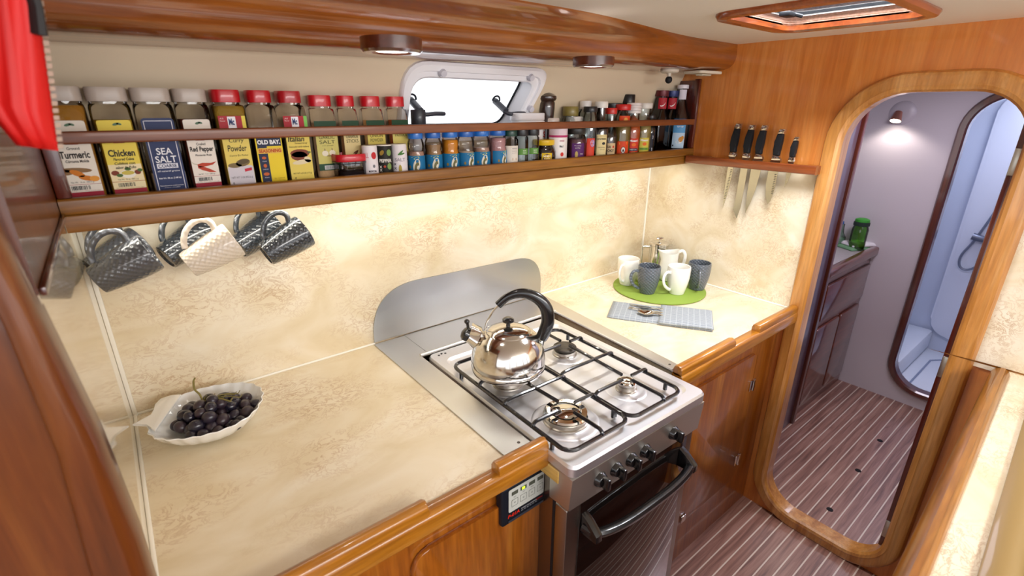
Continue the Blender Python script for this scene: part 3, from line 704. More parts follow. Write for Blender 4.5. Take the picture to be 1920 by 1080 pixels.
# passage vanity
vc = thing('vanity_cabinet', 'reddish mahogany vanity cabinet in the passage', 'cabinet')
bm = new(); box(bm, 2.61, PX-.003, .812, 1.355, 0, .815); obj('carcass', bm, W_DARKX, vc, smooth=False)
bm = new(); prism(bm, rrect(.60, .20, .01, 3, 2.97, .67), 'y', .800, .8115, .003); obj('drawer', bm, W_DARKX, vc)
bm = new(); prism(bm, rrect(.30, .46, .02, 4, 2.81, .30), 'y', .800, .8115, .003); obj('door', bm, W_DARKX, vc)
bm = new(); prism(bm, rrect(.28, .46, .02, 4, 3.12, .30), 'y', .800, .8115, .003); obj('door', bm, W_DARKX, vc)
bm = new(); box(bm, 2.61, 2.64, .796, .8115, 0, .80, .003); obj('stile', bm, W_DARK, vc)
rebase(vc, (2.95, 1.0, 0))
vt = thing('worktop', 'grey vanity top with a thick mahogany front edge', 'worktop')
bm = new(); box(bm, 2.606, PX-.003, .82, 1.355, .8155, .848); obj('laminate_top', bm, M('a9a3a6', .35), vt, smooth=False)
bm = new(); prism(bm, rpoly([(.785, .818), (.825, .818), (.825, .868), (.785, .868)], .014, 4), 'x', 2.606, PX-.003); obj('front_edge', bm, W_DARKX, vt)
rebase(vt, (2.95, 1.0, .8155))

# lamps
LIGHTS = []
for (u, v, zz) in ((735, 97, 1.700), (1112, 125, 1.708)):
    p = onz(u, v, zz-.012); x, y = p.x, min(p.y, 1.19); zt = 1.7035+.0145*x
    t = thing('downlight', 'round wooden rimmed downlight under the beam, ' + ('left of the window' if u < 800 else 'right of the window'), 'downlight', (x, y, zt), group='downlights under the beam')
    bm = new(); lathe(bm, [(.026, -.001), (.052, -.001), (.052, -.020), (.048, -.024), (.034, -.024), (.031, -.018), (.026, -.018)], 36); bmesh.ops.remove_doubles(bm, verts=bm.verts, dist=1e-6); obj('rim', bm, wood('downlight_wood%d' % u, '3a170d', '50210f', '66301a', 'x'), t)
    bm = new(); lathe(bm, [(0, -.021), (.030, -.021), (.031, -.017)], 28); obj('lens', bm, M('fff4ec', .3, emit=6), t)
    LIGHTS.append((x, y, zt-.022))
p = onx(1690, 212, PX-.02); LAMP = Vector((PX-.05, p.y, p.z))
t = thing('passage_spotlight', 'small lit spotlight on the pale passage wall', 'spotlight', (PX, p.y, p.z))
mt = Matrix.Rotation(-PI/2, 4, 'Y')
bm = new(); lathe(bm, [(0, .012), (.03, .012), (.052, .007), (.060, .001), (.060, .0005)], 32, mt); obj('wall_plate', bm, M('c8c2ca', .35), t)
q = Matrix.Translation((-.03, .012, -.02)) @ Matrix.Rotation(math.radians(-155), 4, 'Y')
bm = new(); lathe(bm, [(0, -.03), (.016, -.028), (.020, -.01), (.026, .02), (.024, .022), (.022, .018)], 24, q); obj('shade', bm, M('c98a7a', .3, .6), t)
bm = new(); lathe(bm, [(0, .021), (.0235, .021)], 24, q); obj('bulb', bm, M('fff2dc', .3, emit=14), t)
t = thing('reading_lamp', 'tiny white reading lamp with a black ball under the beam', 'lamp', (1.62, 1.13, 1.727))
bm = new(); lathe(bm, [(0, 0), (.032, -.001), (.032, -.008), (.026, -.012), (0, -.012)], 24); obj('base', bm, M('cfc6b8', .4), t)
bm = new(); lathe(bm, [(.007, -.012), (.006, -.024)], 12); obj('neck', bm, M('cfc6b8', .4), t)
bm = new(); bmesh.ops.create_uvsphere(bm, u_segments=16, v_segments=10, radius=.0125, matrix=Matrix.Translation((0, 0, -.034))); obj('ball', bm, MATTE, t)
p0 = Vector((1.79, 1.10, 1.727))
t = thing('switch_plate', 'flat white plate fixed under the beam beside the bulkhead', 'plate', p0)
bm = new(); prism(bm, rpoly([(-.075, -.035), (.055, -.045), (.062, .02), (-.06, .05)], .012, 4), 'z', -.010, -.001, .002); obj('plate', bm, M('d9d2c0', .45), t)
bm = new(); box(bm, -.03, .03, -.015, .015, -.016, -.010, .003); obj('cover', bm, M('cbc3b0', .45), t)
# ------------------------------------------------------------------ spice jars
ZS = 1.4305
GT = 'tall spice jars in the back row'
def loft_rr(bm, lv, n=5):
    return skin(bm, [[(x, y, z) for x, y in rrect(w, d, r, n)] for w, d, r, z in lv])
def tall_jar(u0, u1, label, lid_col, cont, fill, wide_lid, y=1.218, d=.068, h=.200, cat='spice jar', v=300, clearlid=False):
    """square plastic jar standing between pixel columns u0 and u1 of the label row"""
    a = ony(u0, v, y-d/2).x; b = ony(u1, v, y-d/2).x; w = b-a
    t = thing('spice_jar', label, cat, ((a+b)/2, y, ZS), 0, GT)
    bm = new(); lw_ = w*.98 if wide_lid else w*.84
    loft_rr(bm, [(w-.004, d-.004, .012, 0), (w, d, .013, .004), (w, d, .013, h-.050), (w*.99, d*.88, .014, h-.036), (w*.96, d*.80, .016, h-.030), (lw_*.93, d*.80, .02, h-.028), (lw_*.93, d*.80, .02, h-.022)])
    obj('container', bm, PLASTIC, t)
    if fill:
        bm = new(); g = .0035; zt = min(fill, h-.056)
        lv = [(w-2*g-.004, d-2*g-.004, .010, .004), (w-2*g, d-2*g, .011, .007), (w-2*g, d-2*g, .011, zt)]
        if fill > h-.05: lv += [(w*.97, d*.84, .012, h-.037), (w*.94, d*.76, .014, h-.031)]
        loft_rr(bm, lv); obj('contents', bm, M(cont, .85, bump=.6, bscale=260), t)
    bm = new(); dl = d*.95 if wide_lid else d*.86
    loft_rr(bm, [(lw_*.985, dl*.985, .016, h-.024), (lw_, dl, .017, h-.022), (lw_, dl, .017, h-.004), (lw_*.97, dl*.97, .016, h)])
    obj('lid', bm, M('b9ada2', .35) if clearlid else M(lid_col, .35, coat=.3), t)
    return t, w, Face(y=-d/2-.0002)
def flat_label(t, f, col, x0, x1, z0, z1, r=.004):
    bm = new(); add_poly(bm, f, rrect(x1-x0, z1-z0, r, 3, (x0+x1)/2, (z0+z1)/2), .0005)
    return obj('label', bm, M(col, .4), t, smooth=False)
def store_label(t, w, f, col, title, pre, sub, weight, bandcol='98102a', tw=.8):
    """printed paper label with title, net weight, barcode and red foot band"""
    W = w*.80; lb = flat_label(t, f, col, -W/2, W/2, .012, .144)
    bm = new(); add_patch(bm, f, -W/2, W/2, .012, .0215, .0009); add_patch(bm, f, -W/2, W/2, .0345, .0352, .0009); add_patch(bm, f, -W*.17, W*.17, .104, .110, .0009); obj('band', bm, M(bandcol, .4), lb)
    bm = new(); random.seed(hash(title) % 99)
    x = -W*.34
    while x < W*.08:
        q = random.choice((.0006, .001, .0015)); add_patch(bm, f, x, x+q, .0253, .0325, .0009); x += q+random.choice((.0006, .0009))
    for q in (.12, .15): add_patch(bm, f, W*q, W*q+.0008, .0253, .0325, .0009)
    obj('barcode', bm, M('26262c', .5), lb)
    it = []
    if pre: it.append((pre, 0, .0975, W*.34, .0050, {'bold': .012}))
    it.append((title, 0, .0865, W*tw, .0125, {'bold': .03}))
    for k, s in enumerate(sub): it.append((s, W*.02, .0755-.0075*k, W*(.62 if len(s) > 9 else .42), .0050, {'bold': .02, 'shear': .15}))
    it.append((weight, 0, .0385, W*.62, .0036))
    letters(lb, f, '2a2420', it)
    letters(lb, f, '8a3040', [('Quality since 1932 every day', 0, .0232, W*.85, .0016)])
    pict(lb, f, '5c7c62', [ell(W*.04, .1370, W*.10, .0022, rot=.3), ell(W*.14, .1375, W*.08, .0020, rot=-.3)], name='leaf_emblem')
    return lb, W
# 1 turmeric
t, w, f = tall_jar(97, 187, 'leftmost tall jar with turmeric label, clear lid and ochre powder', 'c9bfb4', 'a8741c', .19, True, clearlid=True)
lb, W = store_label(t, w, f, 'e9e0d2', 'Turmeric', 'Ground', ['Cúrcuma Molida'], 'Net Wt.  16 oz.  (453.6 g)')
pict(lb, f, '8c6a45', [ell(-.004, .0600, .022, .0045, rot=-.06), ell(-.018, .0570, .010, .005)])
pict(lb, f, 'd07a22', [ell(-.004, .0545, .011, .0048, rot=-.5), ell(.008, .0455, .012, .0045, rot=-.25)], .0012)
pict(lb, f, 'e39a3c', [ell(.018, .0440, .0072, .0050)], .0014)
# 2 chicken cubes
t, w, f = tall_jar(191, 270, 'tall jar with yellow chicken flavored cubes label and clear lid', 'c9bfb4', 'c9a21c', .15, True, clearlid=True)
lb, W = store_label(t, w, f, 'e8d04a', 'Chicken', '', ['Flavored Cubes', 'Cubitos con', 'sabor de Pollo'], 'Net Wt.  32 oz.  (907.2 g)')
bm = new(); add_patch(bm, f, -W/2, W/2, .0353, .066, .0006); add_patch(bm, f, -W/2, W/2, .0216, .0344, .0006); obj('lower_print', bm, M('ecdcae', .4), lb)
pict(lb, f, 'f2eee0', [ell(.002, .0485, .012, .0075)]); pict(lb, f, 'cdbb55', [ell(.002, .0505, .010, .0040)], .0012)
pict(lb, f, '7c3a24', [ell(-.017, .051, .006, .0045), ell(.017, .051, .005, .0042)]); pict(lb, f, '4c6a34', [ell(-.011, .0465, .005, .003), ell(.003, .0575, .005, .003), ell(.021, .0545, .004, .003)], .0011)
# 3 sea salt
t, w, f = tall_jar(274, 348, 'tall jar with blue sea salt label, clear lid and white salt', 'c9bfb4', 'cfc6c2', .045, True, clearlid=True)
W = w*.82; lb = flat_label(t, f, '1c2a58', -W/2, W/2, .008, .147, .006)
bm = new(); i = .0035; q = .0011
for k in ((-W/2+i, W/2-i, .0115, .0115+q), (-W/2+i, W/2-i, .1425-q, .1425), (-W/2+i, -W/2+i+q, .0115, .1425), (W/2-i-q, W/2-i, .0115, .1425), (-W*.33, W*.33, .0545, .0635), (-W*.26, W*.22, .1045, .1085)): add_patch(bm, f, *k, .0009)
obj('white_border', bm, M('e6e6ee', .4), lb)
letters(lb, f, 'f0f0f4', [('SEA', 0, .0865, W*.50, .0125, {'bold': .012}), ('SALT', 0, .0715, W*.66, .0125, {'bold': .012}), ('all natural grains', 0, .0490, W*.70, .0038, {'shear': .2}), ('Net Wt. 38 oz. (1.08 kg)', 0, .0355, W*.70, .0038, {'bold': .02}), ('Distributed in small batches', 0, .0215, W*.74, .0020), ('store in a dry place', 0, .0178, W*.5, .0018)])
letters(lb, f, '1c2a58', [('COARSE', 0, .0590, W*.58, .0066, {'bold': .02})], .0014)
# 4 red pepper
t, w, f = tall_jar(351, 413, 'tall jar with crushed red pepper label, clear lid and dark flakes', 'c9bfb4', '6e2a18', .147, True, clearlid=True)
lb, W = store_label(t, w, f, 'e9e0d4', 'Red Pepper', 'Crushed', ['Pimienta Roja'], 'Net Wt.  12 oz.  (340.2 g)', tw=.88)
pict(lb, f, 'b8422a', [[(-.014, .058), (-.004, .061), (.010, .0600), (.021, .0625), (.014, .0565), (.002, .0540), (-.010, .0520)], [(-.013, .0560), (-.002, .0530), (.008, .0480), (.018, .0415), (.006, .0420), (-.006, .0465), (-.013, .0510)]])
pict(lb, f, 'b9b29a', [[(-.014, .0575), (-.020, .0595), (-.0225, .0635), (-.0215, .0635), (-.019, .0605), (-.013, .0590)]], .0012)
# 5 curry powder
def logo_band(t, f, W, z0, z1, extra='e3cf4a'):
    bm = new(); add_patch(bm, f, -W/2, W*.36, z0, z1, .0007); lb = obj('brand_band', bm, M('a80e20', .4), t)
    bm = new(); add_patch(bm, f, -W*.17, W*.13, z0, z1-.0015, .0010); obj('logo_field', bm, M('eceaf0', .4), lb)
    letters(lb, f, '22386e', [('Mc', -W*.03, z1-.0115, W*.20, .013, {'bold': .04})], .0014)
    letters(lb, f, 'eac8c4', [('All', -W*.38, z1-.005, W*.14, .003), ('flavor', -W*.35, z1-.0095, W*.2, .003)], .0012)
    bm = new(); add_patch(bm, f, W*.36, W/2, z0, z1, .0007); obj('side_band', bm, M(extra, .4), lb)
t, w, f = tall_jar(417, 479, 'tall jar with pale yellow curry powder label and red lid', 'c01420', '9a7a22', .19, False)
W = w*.80; lb = flat_label(t, f, 'e3cc62', -W/2, W/2, .010, .112, .005); logo_band(t, f, W, .116, .150)
bm = new(); add_poly(bm, f, rrect(W*.98, .040, .005, 3, 0, .031), .0008); obj('lower_print', bm, M('cfc9d0', .4), lb)
letters(lb, f, '2f2a1e', [('Curry', W*.02, .1010, W*.55, .0110, {'shear': .15}), ('Powder', 0, .0865, W*.72, .0125, {'shear': .12, 'bold': .008}), ('Curry En Polvo', W*.02, .0715, W*.70, .0048, {'shear': .2}), ('NET WT 1 LB (453.6 g)', 0, .0265, W*.82, .0050), ('e', -W*.36, .0155, None, .004)])
pict(lb, f, '7d6a45', [ell(.006, .0570, .014, .0075, rot=.2), ell(-.010, .0520, .013, .0050)]); pict(lb, f, '5e5034', [ell(.007, .0590, .0115, .0050, rot=.2)], .0012)
pict(lb, f, 'c43040', [[(.007, .038), (.021, .0405), (.021, .0465), (.007, .044)]], .0012)
# 6 blue and yellow seasoning tin behind clear front
t, w, f = tall_jar(483, 534, 'tall jar with navy and yellow seasoning label and red lid', 'c01420', '9c5f22', .105, False)
W = w*.97; lb = flat_label(t, f, 'e8cc1e', -W/2, W/2, .008, .108, .002)
bm = new(); add_patch(bm, f, -W*.45, W*.46, .088, .106, .0008); add_patch(bm, f, -W*.45, -W*.10, .008, .088, .0008); obj('navy_panel', bm, M('141d3e', .4), lb)
pict(lb, f, 'e0b84e', [rrect(W*.92, .0115, .003, 3, 0, .0785)], .0010, 'banner')
letters(lb, f, 'eeeeee', [('OLD BAY.', 0, .0965, W*.86, .0095, {'bold': .05})], .0013)
letters(lb, f, 'b8301c', [('SEASONING', 0, .0785, W*.84, .0075, {'bold': .03})], .0014)
pict(lb, f, 'c4602e', [ell(-W*.27, .064, .0045, .003), ell(-W*.27, .0475, .0035, .004), ell(-W*.27, .030, .006, .0035)], .0012)
letters(lb, f, 'd8d8e4', [('CRAB', -W*.27, .0570, W*.16, .0022), ('SHRIMP', -W*.27, .0400, W*.2, .0022), ('FISH', -W*.27, .0225, W*.16, .0022), ('NET', -W*.27, .0130, W*.14, .003)], .0013)
letters(lb, f, '8a6a10', [('for seafood', W*.20, .0200, W*.4, .0024), ('poultry and salads', W*.18, .0160, W*.5, .0024)], .0012)
# 7 italian seasoning
t, w, f = tall_jar(539, 588, 'tall jar with italian seasoning label showing pasta, red lid', 'b01822', '6a6040', .10, False)
W = w*.88; lb = flat_label(t, f, 'e0c95c', -W/2, W/2, .008, .114, .005); logo_band(t, f, W, .118, .149, '7cc456')
letters(lb, f, '2f2a1e', [('Italian', -W*.08, .1010, W*.70, .0115, {'shear': .15, 'bold': .02}), ('Seasoning', W*.10, .0915, W*.55, .0045, {'shear': .2}), ('Sazonador estilo italiano', 0, .0845, W*.85, .0036, {'shear': .2}), ('e', -W*.32, .0165, None, .004), ('NET WT 6.25 OZ (177 g)', 0, .0260, W*.80, .0045)])
pict(lb, f, '80402c', [ell(0, .0700, W*.42, .0090), ell(-.002, .0640, W*.36, .0100)]); pict(lb, f, 'e0d2ac', [ell(.002, .0510, W*.42, .0050, rot=.1), ell(W*.30, .0560, W*.16, .006, rot=-.6)], .0012); pict(lb, f, '54623c', [ell(W*.40, .0715, .004, .002)], .0013)
# 8-11 smaller shouldered jars with green labels
def green_jar(u0, u1, label, cont, fill, lines, top, h=.193, v=290):
    t, w, f = tall_jar(u0, u1, label, 'c81422', cont, fill, False, h=h, v=v, y=1.238, d=.044)
    W = w*.84; lb = flat_label(t, f, top, -W/2, W/2, .040, .112, .002)
    bm = new(); add_patch(bm, f, -W/2, W/2, .0245, .040, .0006); obj('green_band', bm, M('20482c', .4), lb); bm = new(); add_patch(bm, f, -W/2, W/2, .112, .137, .0006); obj('top_band', bm, M('20482c', .4), lb)
    bm = new(); add_patch(bm, f, -W*.26, W*.40, .0265, .036, .0010); obj('barcode_field', bm, M('c9c7c4', .4), lb)
    letters(lb, f, '4a4a2c', [(s, 0, .1005-.0105*k, W*.72, .0078) for k, s in enumerate(lines)])
    letters(lb, f, '3c3c3c', [('|||||||||||', W*.07, .0312, W*.52, .007)], .0014)
    return lb, W, f
lb, W, f = green_jar(592, 640, 'tall jar with garlic salt label and red lid behind the red lidded tub', 'd8b48a', .128, ['GARLIC', 'SALT'], 'cfc46c')
letters(lb, f, '5a5a3a', [('con perejil', 0, .0815, W*.5, .003)])
pict(lb, f, 'efe6cc', [ell(-.008, .0640, .0075, .0065), ell(.009, .0650, .0075, .0062)]); pict(lb, f, '8f7a58', [ell(-.008, .0725, .0012, .003), ell(.009, .0730, .0012, .003), ell(.001, .0580, .006, .0012)], .0012)
lb, W, f = green_jar(645, 681, 'tall jar with cinnamon sticks label and red lid behind the white shaker', '9a6a3c', .112, ['CINNAMON', 'STICKS'], 'dcc88c')
pict(lb, f, '6e4026', [ell(.006, .0640, .008, .002, rot=.5), ell(.006, .0600, .008, .002, rot=.8)])
green_jar(689, 728, 'tall jar with onion powder label and red lid, pale yellow powder', 'e0b472', .140, ['ONION', 'POWDER'], 'd6c25c')
green_jar(736, 772, 'tall jar with paprika label and red lid next to the window', 'a8501c', .142, ['PAPRIKA', ''], 'd6c46a')

# ------------------------------------------------------------------ front row and round jars
def cyl_x(u0, u1, v, y):
    a = ony(u0, v, y).x; b = ony(u1, v, y).x; Face.cx = (a+b)/2; return (a+b)/2, abs(b-a)/2
def lath(t, name, prof, mat, seg=28, **k):
    bm = new(); lathe(bm, prof, seg); bmesh.ops.remove_doubles(bm, verts=bm.verts, dist=1e-6); return obj(name, bm, mat, t, **k)
# red-lidded tub
x, r = cyl_x(627, 684, 318, 1.206)
t = thing('tub', 'small clear plastic tub with a red lid at the front of the shelf', 'tub', (x, 1.206, ZS))
k = r*.94
bm = new(); loft_rr(bm, [(2*k*.9, .058, .018, 0), (2*k*.96, .064, .02, .004), (2*k*1.02, .068, .022, .040), (2*k*1.10, .072, .024, .042), (2*k*1.10, .072, .024, .045)]); obj('container', bm, clear('frosted_tub', 'b9b3b4', .2), t)
bm = new(); loft_rr(bm, [(2*k*.86, .054, .017, .002), (2*k*.9, .058, .018, .022)]); obj('contents', bm, M('4c4648', .8), t)
bm = new(); bm2 = [(2*k*1.06, .070, .024, .0455), (2*k*1.08, .071, .024, .047), (2*k*1.08, .071, .024, .058), (2*k*1.04, .068, .023, .062), (2*k*.96, .062, .02, .062), (2*k*.92, .060, .02, .054)]
loft_rr(bm, bm2); obj('lid', bm, M('c81828', .35, coat=.3), t)
# paper shakers
def shaker(u, col, label, y=1.178):
    for _ in range(4): y = 1.163+cyl_x(u-13.8, u+13.8, 290, y)[1]
    x, r = cyl_x(u-13.8, u+13.8, 290, y); r *= .98
    t = thing('shaker', label, 'shaker', (x, y+.006, ZS), 0, 'cardboard shakers at the front of the shelf')
    lath(t, 'tube', [(0, 0), (r*.98, 0), (r, .002), (r, .076), (r*.99, .078)], M(col, .5))
    lath(t, 'cap', [(r*.99, .0775), (r*.96, .0805), (r*.86, .081), (0, .0805)], M('ece6dc', .4))
    return t, r, Face(r=r, a0=.1)
t, r, f = shaker(695, 'e9e2e4', 'white cardboard shaker with a red tomato print and black print')
letters(t, f, 'c06a78', [('ALL', -.011, .058, .012, .012)]); pict(t, f, 'c22c30', [ell(.0075, .0570, .0062, .0085)]); pict(t, f, '7a7a80', [ell(.006, .032, .003, .004)]); letters(t, f, '23233a', [('MORTON', .002, .0200, .018, .0048, {'bold': .03})]); pict(t, f, '35433c', [ell(.004, .0085, .009, .0055)])
t, r, f = shaker(722.5, '26241f', 'black cardboard pepper shaker with vegetable prints')
letters(t, f, 'efece4', [('PEPPER', 0, .0430, .030, .0078, {'bold': .02}), ('x', -.013, .020, None, .006), ('x', -.013, .028, None, .006), ('x', -.013, .011, None, .006)])
pict(t, f, '9a7c34', [ell(-.008, .0620, .0045, .007, rot=-.6), ell(.004, .0080, .009, .006)]); pict(t, f, '7c9a54', [ell(.0095, .0620, .006, .008), ell(.0085, .0290, .0055, .008)]); pict(t, f, 'a8442c', [ell(-.003, .029, .003, .003)])
t, r, f = shaker(750, 'e9e2e4', 'white cardboard salt shaker with green chili print')
letters(t, f, 'a9a2ac', [('SALT', 0, .0430, .026, .0085, {'bold': .02})]); letters(t, f, '3a3550', [('x', -.013, .012, None, .006), ('x', -.013, .022, None, .006), ('x', -.013, .032, None, .006)]); pict(t, f, '4c7c3c', [ell(.002, .0600, .009, .0022, rot=.7), ell(.005, .0570, .008, .0022, rot=.25)]); pict(t, f, 'b09a48', [ell(-.001, .0190, .004, .012)])
# blue-lidded jars
BL = [(780, 'b08a78', .060, 'first blue lidded spice jar, half empty, beside the white salt shaker'), (812.5, '9c7a54', .075, 'second blue lidded spice jar, light brown powder inside'), (844, 'd98c14', .085, 'blue lidded spice jar full of bright orange powder'),
      (873, 'c4a88c', .052, 'blue lidded spice jar with pale powder, right of the orange one'), (901.5, 'b08c7c', .060, 'blue lidded spice jar with pinkish top, second from the green lidded jar'), (932, 'b98a92', .085, 'last blue lidded spice jar, mauve contents, beside the green lid')]
for k, (u, cont, fill, lab) in enumerate(BL):
    y = 1.18
    for _ in range(4): y = 1.168+cyl_x(u-14.2, u+14.2, 285, y)[1]
    x, r = cyl_x(u-14.2, u+14.2, 285, y)
    t = thing('spice_jar', lab, 'spice jar', (x, y, ZS), 0, 'blue lidded spice jars')
    prof = [(0, 0), (r*.96, 0), (r, .003), (r, .052), (r*.90, .060), (r*.97, .070), (r*.97, .080), (r*.82, .090), (r*.80, .094)]
    lath(t, 'container', prof, PLASTIC)
    lath(t, 'contents', [(0, .003)]+[(max(q-.002, .001), z) for q, z in prof[2:] if z < fill]+[(r*.86, fill), (0, fill)], M(cont, .8, bump=.5, bscale=300))
    lath(t, 'lid', [(r*.86, .0915), (r*.88, .0925), (r*.88, .1085), (r*.84, .1105), (0, .1105)], M('1c62b8' if k % 2 else '2070c8', .35, coat=.3))
    f = Face(r=r, a0=(-.15, .1, .35, .55, .3, .75)[k])
    lb = patch(t, f, '1f6f9f', -.034, .034, .005, .050, nx=24)
    pict(lb, f, 'dcd8c4', [ell(.003, .0260, .0085, .0165, rot=-.25, n=18)]); pict(lb, f, '6e6a44', [ell(.0035, .0240, .005, .0105, rot=-.3)], .0013); pict(lb, f, 'e8e4da', [ell(.0055, .0215, .0018, .0050, rot=-.3)], .0016)
    pict(lb, f, 'c7cf6a', [[(-.010, .046), (.000, .0505), (.011, .0500), (.002, .0455)], [(-.004, .0430), (.010, .0465), (.011, .0445), (-.002, .0410)]], .0013)
    pict(lb, f, '8a7440', [ell(-.016, .022, .003, .004)])
# generic bottles
def bottle(u0, u1, v, y, label, cat, prof, mat, lid=None, cont=None, name='bottle', z=ZS, seg=28):
    """prof is in units of the radius for r and metres for z; lid = (r0, z0, z1, colour)"""
    if y < 1.22:
        for _ in range(4): y = 1.164+cyl_x(u0, u1, v, y)[1]
    x, r = cyl_x(u0, u1, v, y); t = thing(name, label, cat, (x, y+.004, z))
    lath(t, 'container', [(q*r, zz) for q, zz in prof], mat, seg)
    if cont: lath(t, 'contents', [(0, .003)]+[(max(q*r-.0022, .0008), zz) for q, zz in prof if .003 < zz < cont[1]]+[(0, cont[1])], M(cont[0], .5), seg)
    if lid:
        lr, z0, z1, lc = lid[:4]; lath(t, 'lid' if cat == 'jar' else 'cap', [(lr*r*.97, z0), (lr*r, z0+.0015), (lr*r, z1-.002), (lr*r*.94, z1), (0, z1)], M(lc, .4, coat=.2), seg)
    return t, r
JAR = [(0, 0), (.96, 0), (1, .003), (1, .058), (.92, .068), (.80, .075), (.80, .080)]
# green lidded jar
t, r = bottle(946, 970, 285, 1.185, 'green lidded herb jar with a pale paper label', 'jar', [(0, 0), (.96, 0), (1, .003), (1, .078), (.80, .084), (.78, .090)], PLASTIC, (.86, .0885, .108, '0f3f34'), ('8a7460', .075), 'spice_jar')
f = Face(r=r, a0=.25); lb = patch(t, f, 'dcd4c8', -.024, .022, .006, .062, nx=16)
letters(lb, f, '7a7484', [('HERBS', .008, .0540, .016, .004), ('dried and', .008, .0470, .016, .003), ('ground fine', .008, .0410, .016, .003)]); pict(lb, f, 'b98a5e', [[(.001, .020), (.014, .020), (.014, .027), (.001, .027)]])
bm = new(); lathe(bm, [(r*.86, .1085), (r*.86, .112), (0, .112)], 24); obj('lid_top', bm, M('1a2a5a', .4), t)
# grinders
for u, cont, lab in ((979, '8c4a44', 'salt grinder with reddish grains, black top and green label band'), (999, '6a6a66', 'grinder with dark peppercorns, black top and green label band')):
    t, r = bottle(u-10, u+10, 280, 1.190, lab, 'grinder', [(0, 0), (.96, 0), (1, .003), (1, .082), (.86, .086), (.86, .09)], GLASS, (1.0, .088, .120, '17181c'), (cont, .034), 'spice_grinder')
    t['group'] = 'spice grinders'
    f = Face(r=r, a0=.35); lb = patch(t, f, '5c8c40', -.016, .016, .034, .052, nx=14); letters(lb, f, 'e4ecd8', [('SEA' if u < 990 else 'BLACK', .003, .0460, .011, .004), ('SALT' if u < 990 else 'PEPPER', .003, .0395, .011, .004)])
# carton
x, r = cyl_x(1000, 1020, 250, 1.262)
t = thing('carton', 'white carton with red lettering behind the yellow lidded jar', 'carton', (x, 1.268, ZS))
bm = new(); box(bm, -.024, .024, -.012, .012, 0, .128, .001); obj('box', bm, M('e8e2e0', .5), t); f = Face(y=-.0122); letters(t, f, 'c8321e', [('COUS', 0, .085, .042, .019, {'bold': .03}), ('COUS', 0, .062, .042, .014, {'bold': .03})])
# white tub on the sill
x, r = cyl_x(962, 1018, 222, 1.250)
t = thing('tub', 'wide white plastic tub in front of the window', 'tub', (x, 1.254, ZS))
bm = new(); loft_rr(bm, [(r*1.8, .044, .02, 0), (r*1.86, .048, .021, .003), (r*1.9, .050, .022, .130)]); obj('container', bm, M('eae8ea', .35), t)
bm = new(); loft_rr(bm, [(r*1.98, .052, .023, .1305), (r*2, .054, .024, .132), (r*2, .054, .024, .140), (r*1.97, .053, .023, .1415), (r*2, .054, .024, .143), (r*2, .054, .024, .150), (r*1.94, .050, .022, .152)]); obj('lid', bm, M('f2f0f2', .35), t)
# dark cup by the window
t, r = bottle(773, 798, 220, 1.236, 'dark grey capped bottle standing in front of the window', 'bottle', [(0, 0), (.9, 0), (.92, .004), (.92, .112), (.7, .118), (.7, .124)], M('dfe2ec', .3), (1.0, .124, .162, '2c3038'))
# yellow lidded spread jar
t, r = bottle(1003, 1038, 285, 1.176, 'squat dark jar with a yellow lid at the front of the shelf', 'jar', [(0, 0), (.86, 0), (.92, .004), (1, .020), (.98, .036), (.86, .050), (.78, .054), (.78, .058)], M('140c0a', .08, coat=1), (.84, .0565, .073, 'dcb414'), name='spread_jar')
f = Face(r=r*.985, a0=.30); lb = patch(t, f, 'd8b41c', -.017, .017, .004, .034, nx=16)
bm = new(); add_poly(bm, f, ell(0, .016, .0145, .0150, 20), .0008); obj('label_field', bm, M('35142c', .4), lb); letters(lb, f, 'f0e8d8', [('MARMITE', 0, .0245, .023, .0048, {'bold': .02}), ('yeast extract', 0, .0175, .020, .0032), ('since 1902', 0, .0115, .016, .0030)], .0012)
# pepper mill on a white-lidded jar behind
t, r = bottle(1023, 1046, 232, 1.256, 'white lidded jar standing behind the pink topped shaker', 'jar', [(0, 0), (.94, 0), (.95, .004), (.95, .118)], M('6a5a58', .4), (1.0, .118, .136, 'e6dcd4'), name='jar')
x, r = cyl_x(1020, 1045, 190, 1.250)
t = thing('pepper_mill', 'dark turned wooden pepper mill standing beside the window', 'pepper mill', (x, 1.268, ZS))
DW = wood('mill_wood', '22120c', '321c13', '43281c', 'z')
lath(t, 'body', [(0, 0), (r*1.0, 0), (r*1.0, .010), (r*.78, .05), (r*.72, .10), (r*.80, .14), (r*.88, .165), (r*.90, .182), (r*.82, .188)], DW)
lath(t, 'head', [(r*.84, .188), (r*.98, .191), (r*1.08, .196), (r*1.04, .203), (r*.7, .210), (r*.3, .214), (0, .2145)], DW)
lath(t, 'finial', [(.003, .2145), (.003, .220), (.0065, .223), (.0065, .226), (.003, .229), (0, .2295)], M('6b5138', .3, .8), 12)
# pink topped shaker
t, r = bottle(1035, 1060, 275, 1.190, 'white plastic shaker with a pink and white top', 'shaker', [(0, 0), (.96, 0), (1, .003), (1, .078), (.98, .081)], M('ebe5e2', .35), (1.0, .084, .112, 'e6d2da'), name='shaker')
lath(t, 'pink_ring', [(r*1.0, .079), (r*1.02, .080), (r*1.02, .0845), (r*1.0, .0855)], M('b83a6c', .4))
f = Face(r=r, a0=.35); letters(t, f, 'b83a6c', [('sweet', .003, .0690, .016, .0055)]); letters(t, f, '26303c', [('No.1', .001, .0520, .012, .0070, {'bold': .03})]); pict(t, f, 'c8352c', [ell(.004, .0270, .0055, .0065)]); letters(t, f, '6a5a5a', [('SUGAR', .003, .0130, .014, .003)])
